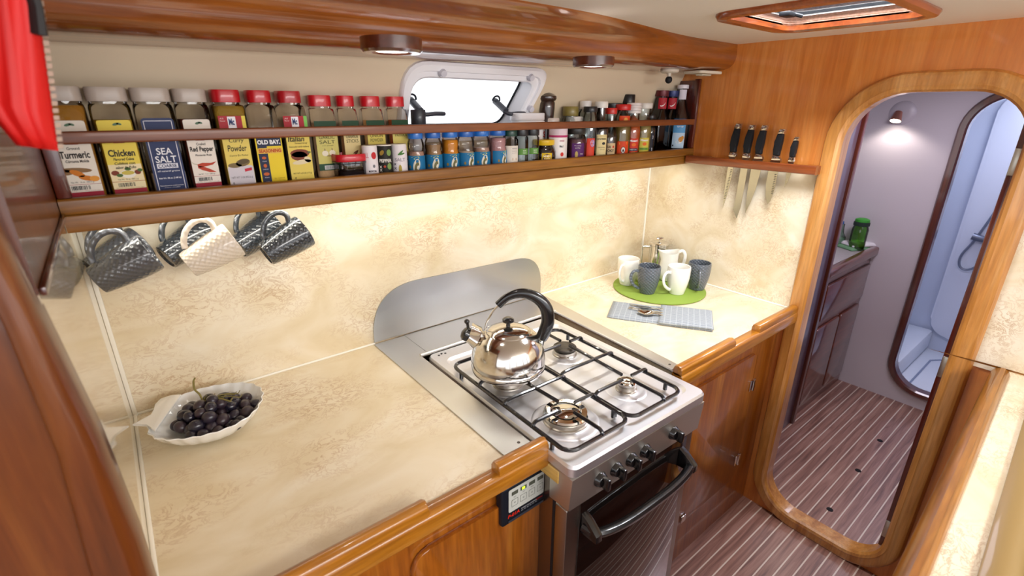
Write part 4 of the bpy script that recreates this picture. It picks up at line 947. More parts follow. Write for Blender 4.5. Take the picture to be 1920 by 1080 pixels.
# purple packet with jar in front
x, r = cyl_x(1060, 1096, 270, 1.245)
t = thing('packet', 'purple packet standing behind the dark lidded jar', 'packet', (x, 1.252, ZS)); bm = new(); box(bm, -.036, .036, -.012, .012, 0, .112, .004); obj('bag', bm, M('4a2466', .35), t); f = Face(y=-.0122); letters(t, f, '9a7ab4', [('TEA', -.020, .098, .02, .008)]); pict(t, f, 'b08ad0', [ell(.022, .030, .012, .018)]); pict(t, f, '4a2466', [ell(.022, .030, .0105, .0165)], .0012)
t, r = bottle(1067, 1094, 275, 1.186, 'preserve jar with dark lid and purple label beside the pink shaker', 'jar', [(0, 0), (.94, 0), (1, .004), (1, .070), (.9, .080), (.84, .084), (.84, .088)], GLASS, (.92, .086, .104, '20201c'), ('5a2430', .075), 'preserve_jar')
f = Face(r=r, a0=.3); lb = patch(t, f, '5a2a68', -.022, .022, .010, .058, nx=16); letters(lb, f, 'e4d8d0', [('Rosehip', -.002, .0500, .022, .0042), ('jelly', -.002, .0430, .018, .0042), ('FINE', .012, .0240, .010, .005)]); pict(lb, f, 'c0a860', [ell(-.006, .0220, .005, .011)])
# tilted gold lid jar and white lids at the back
t, r = bottle(1060, 1081, 232, 1.245, 'slim jar with a brass coloured lid against the hull lining', 'jar', [(0, 0), (.94, 0), (1, .004), (1, .132), (.9, .138), (.9, .142)], GLASS, (1.0, .142, .172, '8a7a3c'), ('a08c70', .05), 'jar')
t, r = bottle(1067, 1089, 230, 1.240, 'jar with a flat white lid behind the preserve jar', 'jar', [(0, 0), (.94, 0), (1, .004), (1, .118)], M('9a8a80', .4), (1.02, .118, .140, 'ece6e0'), name='jar')
# black capped red sauce
BOT = [(0, 0), (.94, 0), (1, .004), (1, .095), (.90, .112), (.66, .128), (.58, .135), (.58, .150)]
t, r = bottle(1095, 1115, 270, 1.196, 'red sauce jar with a black cap and clear shoulders', 'bottle', [(0, 0), (.94, 0), (1, .004), (1, .120), (.85, .140), (.72, .150), (.72, .156)], GLASS, (.86, .154, .172, '17181b'), ('b8321e', .085), 'sauce_bottle')
f = Face(r=r, a0=.3); lb = patch(t, f, 'd8442e', -.014, .014, .010, .072, nx=14); letters(lb, f, 'f0d8e0', [('Chili', .004, .060, .012, .006), ('Ol', .005, .050, .008, .006)]); pict(lb, f, 'a88ac0', [ell(.006, .056, .008, .012)], .0008)
t, r = bottle(1089, 1107, 230, 1.246, 'tall bottle with a white cap behind the black capped red sauce', 'bottle', [(0, 0), (.94, 0), (1, .004), (1, .150), (.7, .160), (.7, .165)], GLASS, (.86, .163, .190, 'ece8e4'), ('8a6a4c', .06))
# worcestershire style sauce
t, r = bottle(1114, 1136, 265, 1.194, 'dark sauce bottle with cream label and white cap', 'bottle', [(0, 0), (.94, 0), (1, .004), (1, .098), (.9, .112), (.58, .128), (.52, .140), (.52, .170)], M('1a100c', .06, coat=1), (.74, .168, .188, 'e8e4dc'), name='sauce_bottle')
f = Face(r=r, a0=.3); lb = patch(t, f, 'e6d49a', -.019, .019, .008, .082, nx=16)
letters(lb, f, '2a2422', [('LEA & PERRINS', 0, .0680, .030, .0058, {'bold': .02}), ('THE ORIGINAL', 0, .0400, .026, .0030), ('SAUCE', .004, .0330, .016, .0030), ('WORCESTER', .003, .0140, .022, .0045, {'bold': .03})]); pict(lb, f, '3a3634', [ell(.007, .0530, .006, .0045)]); bm = new(); add_patch(bm, f, -.017, -.0162, .009, .078, .0009); add_patch(bm, f, -.017, .017, .0772, .078, .0009); obj('border', bm, M('2a2422', .5), lb)
# la choy
t, r = bottle(1135, 1153, 265, 1.190, 'small soy sauce bottle with a red cap and tan label', 'bottle', [(0, 0), (.94, 0), (1, .004), (1, .070), (.85, .090), (.60, .108), (.55, .118), (.55, .150)], GLASS, (.76, .148, .168, 'c92a20'), ('54402c', .085), 'sauce_bottle')
f = Face(r=r, a0=.3); lb = patch(t, f, 'd3b88c', -.016, .016, .006, .052, nx=14); letters(lb, f, '33241a', [('LA', -.006, .0400, .010, .009, {'bold': .03}), ('CHOY', 0, .0270, .022, .0100, {'bold': .03}), ('soy', .001, .0130, .012, .005)]); pict(lb, f, 'c8402c', [[(.004, .0400), (.008, .0450), (.012, .0400), (.008, .0345)]])
t, r = bottle(1137, 1160, 220, 1.244, 'wide bottle with a black lid behind the small soy sauce', 'jar', [(0, 0), (.94, 0), (1, .004), (1, .150), (.9, .160)], GLASS, (1.05, .160, .184, '1c1e22'), ('7c6a48', .10), 'jar')
# red sauce with rooster mark
t, r = bottle(1154, 1177, 260, 1.188, 'orange red sauce bottle with a frilled red cap and round emblem', 'bottle', [(0, 0), (.94, 0), (1, .004), (1, .080), (.95, .110), (.72, .140), (.55, .150), (.52, .158)], GLASS, (.80, .160, .180, 'c9201c'), ('8a6a2c', .12), 'sauce_bottle')
f = Face(r=r, a0=.3); lb = patch(t, f, 'd9481e', -.021, .021, .005, .056, nx=16); pict(lb, f, 'e89a28', [rrect(.028, .009, .002, 3, 0, .0490)]); pict(lb, f, '2a1c1c', [ell(.001, .0260, .0085, .0115, 18)], .0010); pict(lb, f, 'e8e2da', [ell(.001, .0260, .0068, .0098, 18)], .0013); pict(lb, f, '2a1c1c', [ell(.001, .0240, .003, .005)], .0016)
f2 = Face(r=r*.86, a0=.3); lb2 = patch(t, f2, 'd9481e', -.018, .018, .112, .142, nx=14, name='neck_label', off=.004); pict(lb2, f2, 'e8a048', [ell(.002, .128, .0065, .008)], .0055)
# tall black cap bottle at the back
t, r = bottle(1171, 1187, 200, 1.256, 'tall slim bottle with a long black cap, the tallest in the back', 'bottle', [(0, 0), (.94, 0), (1, .004), (1, .150), (.9, .16), (.8, .175)], M('1c1412', .1, coat=1), (.95, .172, .215, '141416'))
# two sweet chili sauces
for u0, u1, cont, cap, lc, word, lab, grp in ((1176, 1196, 'd0571c', 'e6e0dc', 'd23c28', 'Maesri', 'chili sauce bottle with ribbed white cap and orange sauce', 1), (1196, 1216, 'a88a4a', 'dcd8d0', 'cfc04a', 'Maesri', 'sauce bottle with white cap, clear neck and green yellow label', 2)):
    t, r = bottle(u0, u1, 255, 1.190, lab, 'bottle', [(0, 0), (.94, 0), (1, .004), (1, .090), (.94, .105), (.72, .125), (.68, .150), (.70, .168)], GLASS, (.84, .150 if grp == 1 else .166, .185, cap), (cont, .145 if grp == 1 else .112), 'sauce_bottle')
    if grp == 1:
        for zz in (.158, .166, .174): lath(t, 'cap_ridge', [(r*.84, zz), (r*.88, zz+.001), (r*.88, zz+.003), (r*.84, zz+.004)], M('d2ccca', .4))
    f = Face(r=r, a0=.3); lb = patch(t, f, lc, -.018, .018, .005, .064, nx=16)
    letters(lb, f, 'f2ece8', [(word, 0, .0560, .028, .0080, {'bold': .03})]); pict(lb, f, 'e8742c', [ell(.001, .0420, .008, .006)])
    bm = new(); add_patch(bm, f, -.018, .018, .0200, .0290, .0008); obj('band', bm, M('3a2a44' if grp == 1 else '7aa83c', .4), lb); letters(lb, f, 'f0e8e0' if grp == 1 else '2a3a1c', [('SWEET CHILI', 0, .0245, .026, .0045)], .0013); pict(lb, f, 'c8b43c' if grp == 1 else 'd8b83c', [ell(.003, .0125, .011, .0045)])
# dark labelled bottle
t, r = bottle(1213, 1226, 250, 1.196, 'narrow dark bottle with a black and white label', 'bottle', [(0, 0), (.94, 0), (1, .004), (1, .090), (.85, .105), (.6, .120), (.55, .132)], GLASS, (.75, .130, .144, '1a1a1e'), ('221a1c', .088), 'sauce_bottle')
f = Face(r=r, a0=.3); lb = patch(t, f, '24222c', -.011, .011, .006, .080, nx=12); pict(lb, f, 'dcdce4', [rrect(.014, .012, .002, 2, .002, .065), rrect(.014, .018, .002, 2, .002, .018)]); letters(lb, f, '24222c', [('BBQ', .002, .065, .010, .006), ('No 9', .002, .020, .010, .005)], .0014)
# two brown vinegar bottles with red neck labels
for u, cap, lab in ((1234, '5c1820', 'brown glass bottle with a maroon cap and red neck label'), (1252, '1f2a5c', 'brown glass bottle with a navy cap and red neck label')):
    x, r = cyl_x(u-10.5, u+10.5, 250, 1.240)
    t = thing('vinegar_bottle', lab, 'bottle', (x, 1.240, ZS), 0, 'brown bottles with red neck labels')
    bm = new(); loft_rr(bm, [(r*1.9, r*1.3, .008, 0), (r*2, r*1.4, .009, .003), (r*2, r*1.4, .009, .120), (r*1.9, r*1.35, .012, .135), (r*1.1, r*1.1, .011, .165), (r*.95, r*.95, .010, .21), (r*1.0, r*1.0, .010, .214)]); obj('container', bm, BROWNG, t)
    bm = new(); loft_rr(bm, [(r*1.85, r*1.25, .007, .003), (r*1.85, r*1.25, .008, .118)]); obj('contents', bm, M('2a160c', .3), t)
    lath(t, 'cap', [(r*.68, .210), (r*.70, .212), (r*.70, .232), (0, .233)], M(cap, .35, .3))
    f = Face(r=r*.80, a0=.2); lb = patch(t, f, 'a8202c', -.016, .016, .165, .205, nx=14, off=.001); bm = new()
    pts = [(-.010, .178), (-.004, .1765), (.004, .180), (.010, .188), (.012, .190), (.006, .1785), (.000, .174), (-.006, .1735)]
    add_poly(bm, f, pts, .0022); obj('swoosh', bm, M('e8dcdc', .4), lb)
# clear syrup bottle with blue label
t, r = bottle(1261, 1284, 250, 1.186, 'tall clear syrup bottle with a blue label at the right end', 'bottle', [(0, 0), (.94, 0), (1, .004), (1, .118), (.96, .130), (.62, .165), (.42, .195), (.40, .238)], GLASS, (.50, .240, .254, 'e6e2ea'), ('2c2a30', .02), 'syrup_bottle')
f = Face(r=r, a0=.15); lb = patch(t, f, '5a9acb', -.026, .022, .016, .128, nx=18); bm = new(); add_patch(bm, f, -.026, .022, .016, .075, .0007, 18); obj('lower_print', bm, M('b9d2e6', .4), lb); bm = new(); add_patch(bm, f, -.026, .022, .122, .128, .0008, 18); obj('top_band', bm, M('3a86c4', .4), lb)
pict(lb, f, 'c98a34', [ell(.007, .050, .009, .010), ell(.013, .056, .006, .008)], .0012); pict(lb, f, 'e8e6e4', [ell(.0, .040, .012, .006)], .0010); pict(lb, f, '1c2430', [rrect(.005, .006, .0005, 2, -.021, .026)], .0012); letters(lb, f, 'f4f6fa', [('syrup', .0, .098, .024, .007)], .0012)
fn = Face(r=r*.45, a0=.15); patch(t, fn, 'd8d2e0', -.014, .014, .200, .236, nx=14, name='neck_foil', off=.001)
# ------------------------------------------------------------------ mugs
def mug_mesh(r0, r1, h, belly=.0):
    bm = new(); seg = 40
    prof = [(0, .003), (r0*.80, .003), (r0*.86, 0), (r0*.96, .001), (r0, .005)]
    for k in range(1, 9):
        s = k/8; prof.append((r0+(r1-r0)*math.sin(s*PI/2)+belly*math.sin(s*PI), .005+(h-.009)*s))
    prof += [(r1-.0005, h-.001), (r1-.002, h), (r1-.0036, h-.001)]
    for k in range(8, 0, -1):
        s = k/8; prof.append((r0+(r1-r0)*math.sin(s*PI/2)+belly*math.sin(s*PI)-.004, .007+(h-.012)*s))
    prof += [(r0*.7, .008), (0, .0075)]
    lathe(bm, prof, seg); bmesh.ops.remove_doubles(bm, verts=bm.verts, dist=1e-6); return bm
def mug_handle(r0, r1, h):
    bm = new(); ra = r0+(r1-r0)*.95; rb = r0+(r1-r0)*.55
    pts = smooth_path([(ra-.003, 0, h*.80), (ra+.014, 0, h*.84), (ra+.028, 0, h*.74), (ra+.031, 0, h*.56), (ra+.022, 0, h*.36), (rb+.010, 0, h*.22), (rb-.002, 0, h*.17)], 6)
    tube(bm, pts, .0042, 10, sx=1.45, up=(0, 1, 0)); return bm
W_G = woven('woven_grey_glaze', '4b4d52', .22, .7); W_D = woven('woven_dark_glaze', '2e3338', .16, 1); W_W = woven('woven_cream_glaze', 'd9cdbc', .25, .6)
HM_B, HM_H = mug_mesh(.029, .040, .105), mug_handle(.029, .040, .105)
def hang_mug(centre_base, axis, mat, label, roll=0):
    """mug hung by its handle: axis runs from base to rim, handle on top"""
    z = Vector(axis).normalized(); x = Vector((0, 0, 1)); x = (x-z*x.dot(z)).normalized(); x = Matrix.Rotation(roll, 3, z) @ x; y = z.cross(x)
    m = Matrix((x, y, z)).transposed()
    t = thing('hanging_mug', label, 'mug', centre_base, group='mugs on hooks under the shelf', rot=m.to_euler())
    obj('cup', HM_B.copy(), mat, t); obj('handle', HM_H.copy(), mat, t)
    return t
hang_mug((-.069, 1.205, 1.279), (.096, .0, .042), W_G, 'matt grey woven mug hanging nearest the left partition, in front')
hang_mug((.083, 1.205, 1.281), (.096, .0, .042), W_W, 'cream woven mug hanging between the grey pairs')
hang_mug((.236, 1.205, 1.277), (.096, .005, .042), W_D, 'dark glossy mug hanging at the right end, in front')
hang_mug((-.074, 1.284, 1.279), (.096, .030, .042), W_G, 'grey mug hanging behind the matt grey front mug')
hang_mug((.052, 1.284, 1.285), (.096, .030, .044), W_D, 'dark mug hanging behind the cream mug')
hang_mug((.196, 1.284, 1.283), (.096, .030, .042), W_D, 'dark mug hanging behind the rightmost dark mug')

# ------------------------------------------------------------------ kettle
kt = thing('kettle', 'polished steel whistling kettle with black arched handle on the cooker', 'kettle', (.722, .914, .9392), math.atan2(.625, -.78))
R = .099
bm = new(); prof = [(0, 0), (R*.93, 0), (R*.985, .003), (R, .008), (R, .015), (R*.98, .019), (R*1.0, .024), (R*.998, .034), (R*.965, .056), (R*.895, .078), (R*.78, .096), (R*.63, .108), (R*.605, .1095), (R*.59, .109)]
lathe(bm, prof, 64); bmesh.ops.remove_doubles(bm, verts=bm.verts, dist=1e-6); obj('body', bm, POLISH, kt)
bm = new(); lathe(bm, [(R*.59, .1085), (R*.575, .1115), (R*.45, .118), (R*.25, .123), (R*.10, .1245), (0, .1247)], 44); ld = obj('lid', bm, POLISH, kt)
bm = new(); lathe(bm, [(.006, .124), (.005, .132), (.010, .134), (.0155, .138), (.0155, .144), (.010, .148), (0, .1485)], 24); obj('knob', bm, BLACK, ld)
bm = new(); ax = Vector((.86, 0, .51)).normalized(); b0 = Vector((.062, 0, .072))
tube(bm, [b0, b0+ax*.024, b0+ax*.038, b0+ax*.048], [.029, .0245, .0205, .019], 24); obj('spout', bm, POLISH, kt)
bm = new(); tip = b0+ax*.054; tube(bm, [tip-ax*.010, tip-ax*.004, tip+ax*.006, tip+ax*.013, tip+ax*.016], [.012, .0185, .0195, .013, .003], 18); wh = obj('whistle', bm, BLACK, kt)
bm = new(); q = tip+Vector((-.004, 0, .016)); tube(bm, [q, q+Vector((.002, 0, .016))], .004, 8); bmesh.ops.create_uvsphere(bm, u_segments=12, v_segments=8, radius=.0072, matrix=Matrix.Translation(q+Vector((.003, 0, .021)))); obj('whistle_lever', bm, BLACK, wh)
bm = new(); c0 = b0+ax*.026; prism(bm, [(c0.x-.020, c0.z+.014), (c0.x+.018, c0.z+.014), (c0.x+.010, c0.z+.042), (c0.x-.014, c0.z+.030)], 'y', -.015, .015, .002); obj('spout_bracket', bm, POLISH, kt)
bm = new(); pts = smooth_path([(-.086, 0, .088), (-.095, 0, .108), (-.103, 0, .140), (-.097, 0, .176), (-.072, 0, .204), (-.035, 0, .216), (.000, 0, .206), (.026, 0, .183)], 7)
n_ = len(pts); tube(bm, pts, [.0080+.0050*math.sin(PI*min(1, .25+k/n_*.9)) for k in range(n_)], 14, sx=1.35, up=(0, 1, 0)); obj('handle', bm, BLACK, kt)
bm = new(); tube(bm, smooth_path([(.022, 0, .185), (.040, 0, .164), (.056, 0, .134), (.060, 0, .112)], 5), .0026, 8); obj('handle_wire', bm, CHROME, kt)
bm = new(); tube(bm, [(-.088, 0, .064), (-.092, 0, .084), (-.096, 0, .104)], .005, 8); obj('handle_mount', bm, CHROME, kt)

# ------------------------------------------------------------------ bowl and grapes
bc = Vector((.056, 1.168, .9005))
bw = thing('shell_bowl', 'white scallop shell shaped bowl with a pointed tail on the left worktop', 'bowl', bc, math.atan2(-.10, .228))
NA = 96
def bowl_r(a):
    """rim radius of the shell by angle, tail towards -x"""
    base = 1/((abs(math.cos(a))/.112)**2.3+(abs(math.sin(a))/.108)**2.3)**(1/2.3)
    d = abs(math.atan2(math.sin(a-PI), math.cos(a-PI)))
    return base
loops = []
for s, z in ((.30, .0), (.42, .001), (.60, .008), (.80, .024), (.93, .041), (1.0, .054), (.985, .0555), (.955, .050), (.90, .041), (.77, .026), (.57, .011), (.36, .0065), (.05, .006)):
    lp = []
    for k in range(NA):
        a = 2*PI*k/NA; r = bowl_r(a)*s*(1+.018*s*s*math.cos(a*22)); lp.append((r*math.cos(a), r*math.sin(a), z+.004*s*s*math.cos(a)))
    loops.append(lp)
bm = new(); skin(bm, loops); SH = M('f0f1f0', .12, coat=.6); obj('dish', bm, SH, bw)
bm = new(); up_, dn = [], []
tail = [(-.090, .058), (-.104, .050), (-.118, .036), (-.128, .018), (-.136, .014), (-.150, .040), (-.152, .036), (-.142, .0), (-.150, -.036), (-.136, -.012), (-.128, -.018), (-.118, -.036), (-.104, -.048), (-.090, -.056)]
tail = [(-.080, .082), (-.102, .084), (-.120, .074), (-.124, .050), (-.117, .026), (-.113, .006), (-.140, -.024), (-.108, -.032), (-.096, -.050), (-.084, -.062)]
prism(bm, tail, 'z', .050, .0555, .002); obj('tail_lip', bm, SH, bw)
gb = thing('grape_bunch', 'bunch of dark purple grapes lying in the white shell bowl', 'grapes', bc+Vector((.008, -.004, .006)), bw.rotation_euler.z)
random.seed(11); pos = []
GR = M('2a2230', .3, coat=.25, bump=.15, bscale=60); GR2 = M('33262f', .34, coat=.2, bump=.15, bscale=60); GR3 = M('211d2b', .26, coat=.3, bump=.15, bscale=60)
def put(x, y, z): pos.append((x, y, z))
tries = 0
while len(pos) < 60 and tries < 20000:
    tries += 1
    a = random.uniform(0, 2*PI); q = math.sqrt(random.random()); x = q*.082*math.cos(a)+.004; y = q*.074*math.sin(a)
    zb = .014+.034*(x*x/.0075+y*y/.0068)*.55
    zt = zb+random.choice((0, .018, .036, .044))*(1-q*q)*(1.15 if x < .02 else .7)
    if all((x-p[0])**2+(y-p[1])**2+(zt-p[2])**2 > .0198**2 for p in pos): put(x, y, zt)
base = new(); bmesh.ops.create_uvsphere(base, u_segments=18, v_segments=12, radius=.0128)
for v in base.verts: v.co.x *= 1.16
gm = []
for mt in (GR, GR2, GR3):
    o = obj('grape', base.copy(), mt, gb); gm.append(o)
for k, p in enumerate(pos):
    o = gm[k] if k < 3 else gm[k % 3].copy()
    if k >= 3: C.objects.link(o); o.parent = gb
    o.location = p; o.rotation_euler = (random.uniform(0, 3), random.uniform(-.5, .5), random.uniform(0, 3)); o.scale = [random.uniform(.84, 1.12)]*3
base.free()
bm = new(); top = max(p[2] for p in pos)
tube(bm, smooth_path([(-.020, .012, top-.01), (-.026, .020, top+.012), (-.036, .026, top+.024), (-.036, .030, top+.042), (-.032, .032, top+.050)], 5), [.0022]*16+[.0017]*5, 7)
for a in range(9):
    x, y = random.uniform(-.02, .07), random.uniform(-.01, .03)
    tube(bm, smooth_path([(-.020, .012, top-.008), ((x-.02)/2, (y+.012)/2+.006, top+.002), (x, y, top-.002)], 4), .0011, 5)
    tube(bm, [(x, y, top-.002), (x+.004, y+.004, top+.004)], .0009, 5)
obj('stem', bm, M('7a6f34', .6), gb)

# ------------------------------------------------------------------ tray in the corner
T0 = Vector((1.657, 1.098, .9005))
t = thing('round_placemat', 'round lime green placemat in the counter corner under the mugs', 'placemat', T0)
lath(t, 'mat', [(0, 0), (.180, 0), (.184, .002), (.184, .005), (.181, .007), (0, .007)], M('86a03c', .7, bump=.5, bscale=350), 64)
TM_B, TM_H = mug_mesh(.030, .0435, .112, .002), mug_handle(.030, .0435, .112)
WV = woven('white_glaze', 'eceae2', .18, .6); GV = woven('slate_glaze', '5c636c', .3, .3)
def stand_mug(u, v, mat, label, turn):
    p = onz(u, v, .908); t = thing('mug', label, 'mug', (p.x, p.y, .908), turn, 'mugs on the green placemat')
    obj('cup', TM_B.copy(), mat, t); obj('handle', TM_H.copy(), mat, t)
H = math.atan2(-.625, -.78)
stand_mug(1175, 532, CER_W, 'white mug at the left of the green placemat', math.radians(-168))
stand_mug(1213, 548, GV, 'grey mug at the front of the green placemat, handle to the left', math.radians(150))
stand_mug(1268, 549, CER_W, 'white mug at the front of the green placemat, before the jug', math.radians(166))
stand_mug(1306, 541, GV, 'grey mug at the right of the green placemat, handle to the front', math.radians(-146))
p = onz(1230, 513, .908)
t = thing('french_press', 'polished steel coffee press behind the mugs in the corner', 'coffee press', (p.x, p.y, .908), math.radians(141))
lath(t, 'body', [(0, 0), (.039, 0), (.040, .002), (.040, .128), (.041, .129), (.041, .132), (.039, .132)], CHROME, 40)
lath(t, 'lid', [(.040, .132), (.042, .1335), (.042, .140), (.034, .145), (.010, .1475), (0, .148)], CHROME, 40)
bm = new(); tube(bm, [(0, 0, .147), (0, 0, .160)], .0025, 8)
for a in (0, PI/2): tube(bm, [(-.013*math.cos(a), -.013*math.sin(a), .163), (.013*math.cos(a), .013*math.sin(a), .163)], .0042, 8)
obj('plunger', bm, CHROME, t)
bm = new(); tube(bm, [(.038, 0, .125), (.072, 0, .125)], .0045, 10); tube(bm, [(.072, 0, .129), (.072, 0, .028)], .0045, 10); tube(bm, [(.038, 0, .032), (.072, 0, .032)], .0045, 10); obj('handle', bm, CHROME, t)
bm = new(); prism(bm, [(-.040, -.010), (-.058, 0), (-.040, .010)], 'z', .126, .134, .001); obj('spout', bm, CHROME, t)
p = onz(1251, 524, .908)
t = thing('milk_jug', 'white ceramic milk jug behind the front white mug', 'jug', (p.x, p.y, .908), math.radians(-40))
bm = new(); L = []
for r_, z in ((.026, 0), (.034, .003), (.041, .018), (.043, .036), (.039, .062), (.034, .088), (.035, .108), (.037, .122), (.0345, .121), (.0325, .108), (.0315, .088), (.036, .062), (.040, .036), (.036, .014), (.02, .006)):
    lp = []
    for k in range(40):
        a = 2*PI*k/40; w_ = max(0, math.cos(a-PI))**6; h_ = max(0, math.cos(a))**2; tz = max(0, (z-.08)/.042)
        lp.append(((r_+.016*w_*tz)*math.cos(a), (r_+.016*w_*tz)*math.sin(a), z+.010*w_*tz+.012*h_*tz))
    L.append(lp)
skin(bm, L); obj('body', bm, CER_W, t)
bm = new(); tube(bm, smooth_path([(.034, 0, .122), (.050, 0, .128), (.062, 0, .112), (.062, 0, .082), (.052, 0, .055), (.040, 0, .045)], 6), .0045, 10, sx=1.5, up=(0, 1, 0)); obj('handle', bm, CER_W, t)
p = onz(1207, 527, .908)
t = thing('sugar_bowl', 'small white lidded sugar bowl behind the grey front mug', 'sugar bowl', (p.x, p.y, .908))
lath(t, 'body', [(0, 0), (.022, 0), (.034, .008), (.040, .026), (.038, .045), (.036, .050)], CER_W)
ld = lath(t, 'lid', [(.037, .050), (.037, .053), (.030, .063), (.012, .069), (0, .070)], CER_W); lath(ld, 'knob', [(.005, .068), (.005, .072), (.010, .076), (.010, .080), (.006, .083), (0, .0835)], CER_W, 18)
# napkin and cutlery
t = thing('napkin', 'folded grey checked napkin with a cutlery pocket in front of the placemat', 'napkin', (1.420, .925, .9005), math.atan2(-.302, .19))
NAP = cloth('napkin_cloth', 'a3abb2', 'c2c9ce')
def pad(x0, x1, w, z0, z1, seed):
    random.seed(seed); bm = new(); nx, ny = 22, 12; ph = random.random()*6
    top = [[None]*(ny+1) for _ in range(nx+1)]; bot = [[None]*(ny+1) for _ in range(nx+1)]
    for i in range(nx+1):
        for j in range(ny+1):
            x = x0+(x1-x0)*i/nx; y = -w/2+w*j/ny
            ex = min(i, nx-i)/nx*8; ey = min(j, ny-j)/ny*6; e = min(1, ex, ey); e = math.sqrt(max(0, 1-(1-e)**2))
            wob = .0008*math.sin(x*60+ph)+.0006*math.sin(y*90+ph*2); yy = y+.002*math.sin(x*30+ph)
            top[i][j] = bm.verts.new((x, yy, z0+(z1-z0)*(.35+.65*e)+wob*e)); bot[i][j] = bm.verts.new((x, yy, z0))
    for i in range(nx):
        for j in range(ny):
            bm.faces.new((top[i][j], top[i+1][j], top[i+1][j+1], top[i][j+1])); bm.faces.new((bot[i][j], bot[i][j+1], bot[i+1][j+1], bot[i+1][j]))
    for i in range(nx):
        for j in (0, ny): bm.faces.new((top[i][j], top[i+1][j], bot[i+1][j], bot[i][j]))
    for j in range(ny):
        for i in (0, nx): bm.faces.new((top[i][j], top[i][j+1], bot[i][j+1], bot[i][j]))
    return bm
obj('folded_cloth', pad(-.175, .175, .158, 0, .010, 3), NAP, t, angle=180); obj('pocket', pad(.0, .178, .168, .0085, .0185, 5), NAP, t, angle=180)
def on_napkin(x, y, z): return t.matrix_basis @ Vector((x, y, z))
bpy.context.view_layer.update()
NR = t.rotation_euler.z
def cutlery(name, label, cat, x, y, z, turn): return thing(name, label, cat, on_napkin(x, y, z), NR+turn, 'cutlery in the napkin pocket')
c = cutlery('spoon', 'shiny steel spoon resting bowl out of the napkin pocket', 'spoon', -.045, -.030, .0125, .04)
bm = new(); L = []
for i in range(13):
    s = i/12; x = -.030+.060*s; w_ = .0195*math.sin(PI*min(max(s, .03), .985))**.62; L.append([(x, w_*math.cos(a), .0075-.0085*math.sin(PI*s)*(1-math.cos(a)**2*.85)+k_) for a, k_ in [(PI*k/8, 0) for k in range(9)]+[(PI*k/8, -.0012) for k in range(8, -1, -1)]])
skin(bm, L); obj('spoon_bowl', bm, CHROME, c)
bm = new(); tube(bm, smooth_path([(.028, 0, .007), (.040, 0, .0062), (.060, 0, .0015), (.10, 0, .0), (.145, 0, .0)], 5), .0028, 8, sx=1.8, up=(0, 0, 1)); obj('spoon_handle', bm, CHROME, c)
c = cutlery('fork', 'steel fork lying between spoon and knife in the napkin pocket', 'fork', -.070, .002, .0125, -.10)
bm = new(); tube(bm, smooth_path([(.030, 0, .003), (.06, 0, .003), (.16, 0, .0)], 5), .0026, 8, sx=1.7, up=(0, 0, 1)); obj('fork_handle', bm, CHROME, c)
bm = new(); box(bm, 0, .032, -.0105, .0105, .001, .004, .0012)
for k in range(4): box(bm, -.040, .002, -.0105+k*.0060, -.0075+k*.0060, .0015, .0035, .0006)
obj('tines', bm, CHROME, c)
c = cutlery('table_knife', 'steel table knife at the back edge of the napkin pocket', 'table knife', -.110, .040, .0125, -.06)
bm = new(); prism(bm, [(0, 0), (.01, -.006), (.05, -.009), (.10, -.009), (.10, .003), (.0, .003)], 'z', 0, .002, .0006); obj('blade', bm, CHROME, c)
bm = new(); box(bm, .10, .20, -.007, .004, -.001, .004, .002); obj('knife_handle', bm, CHROME, c)

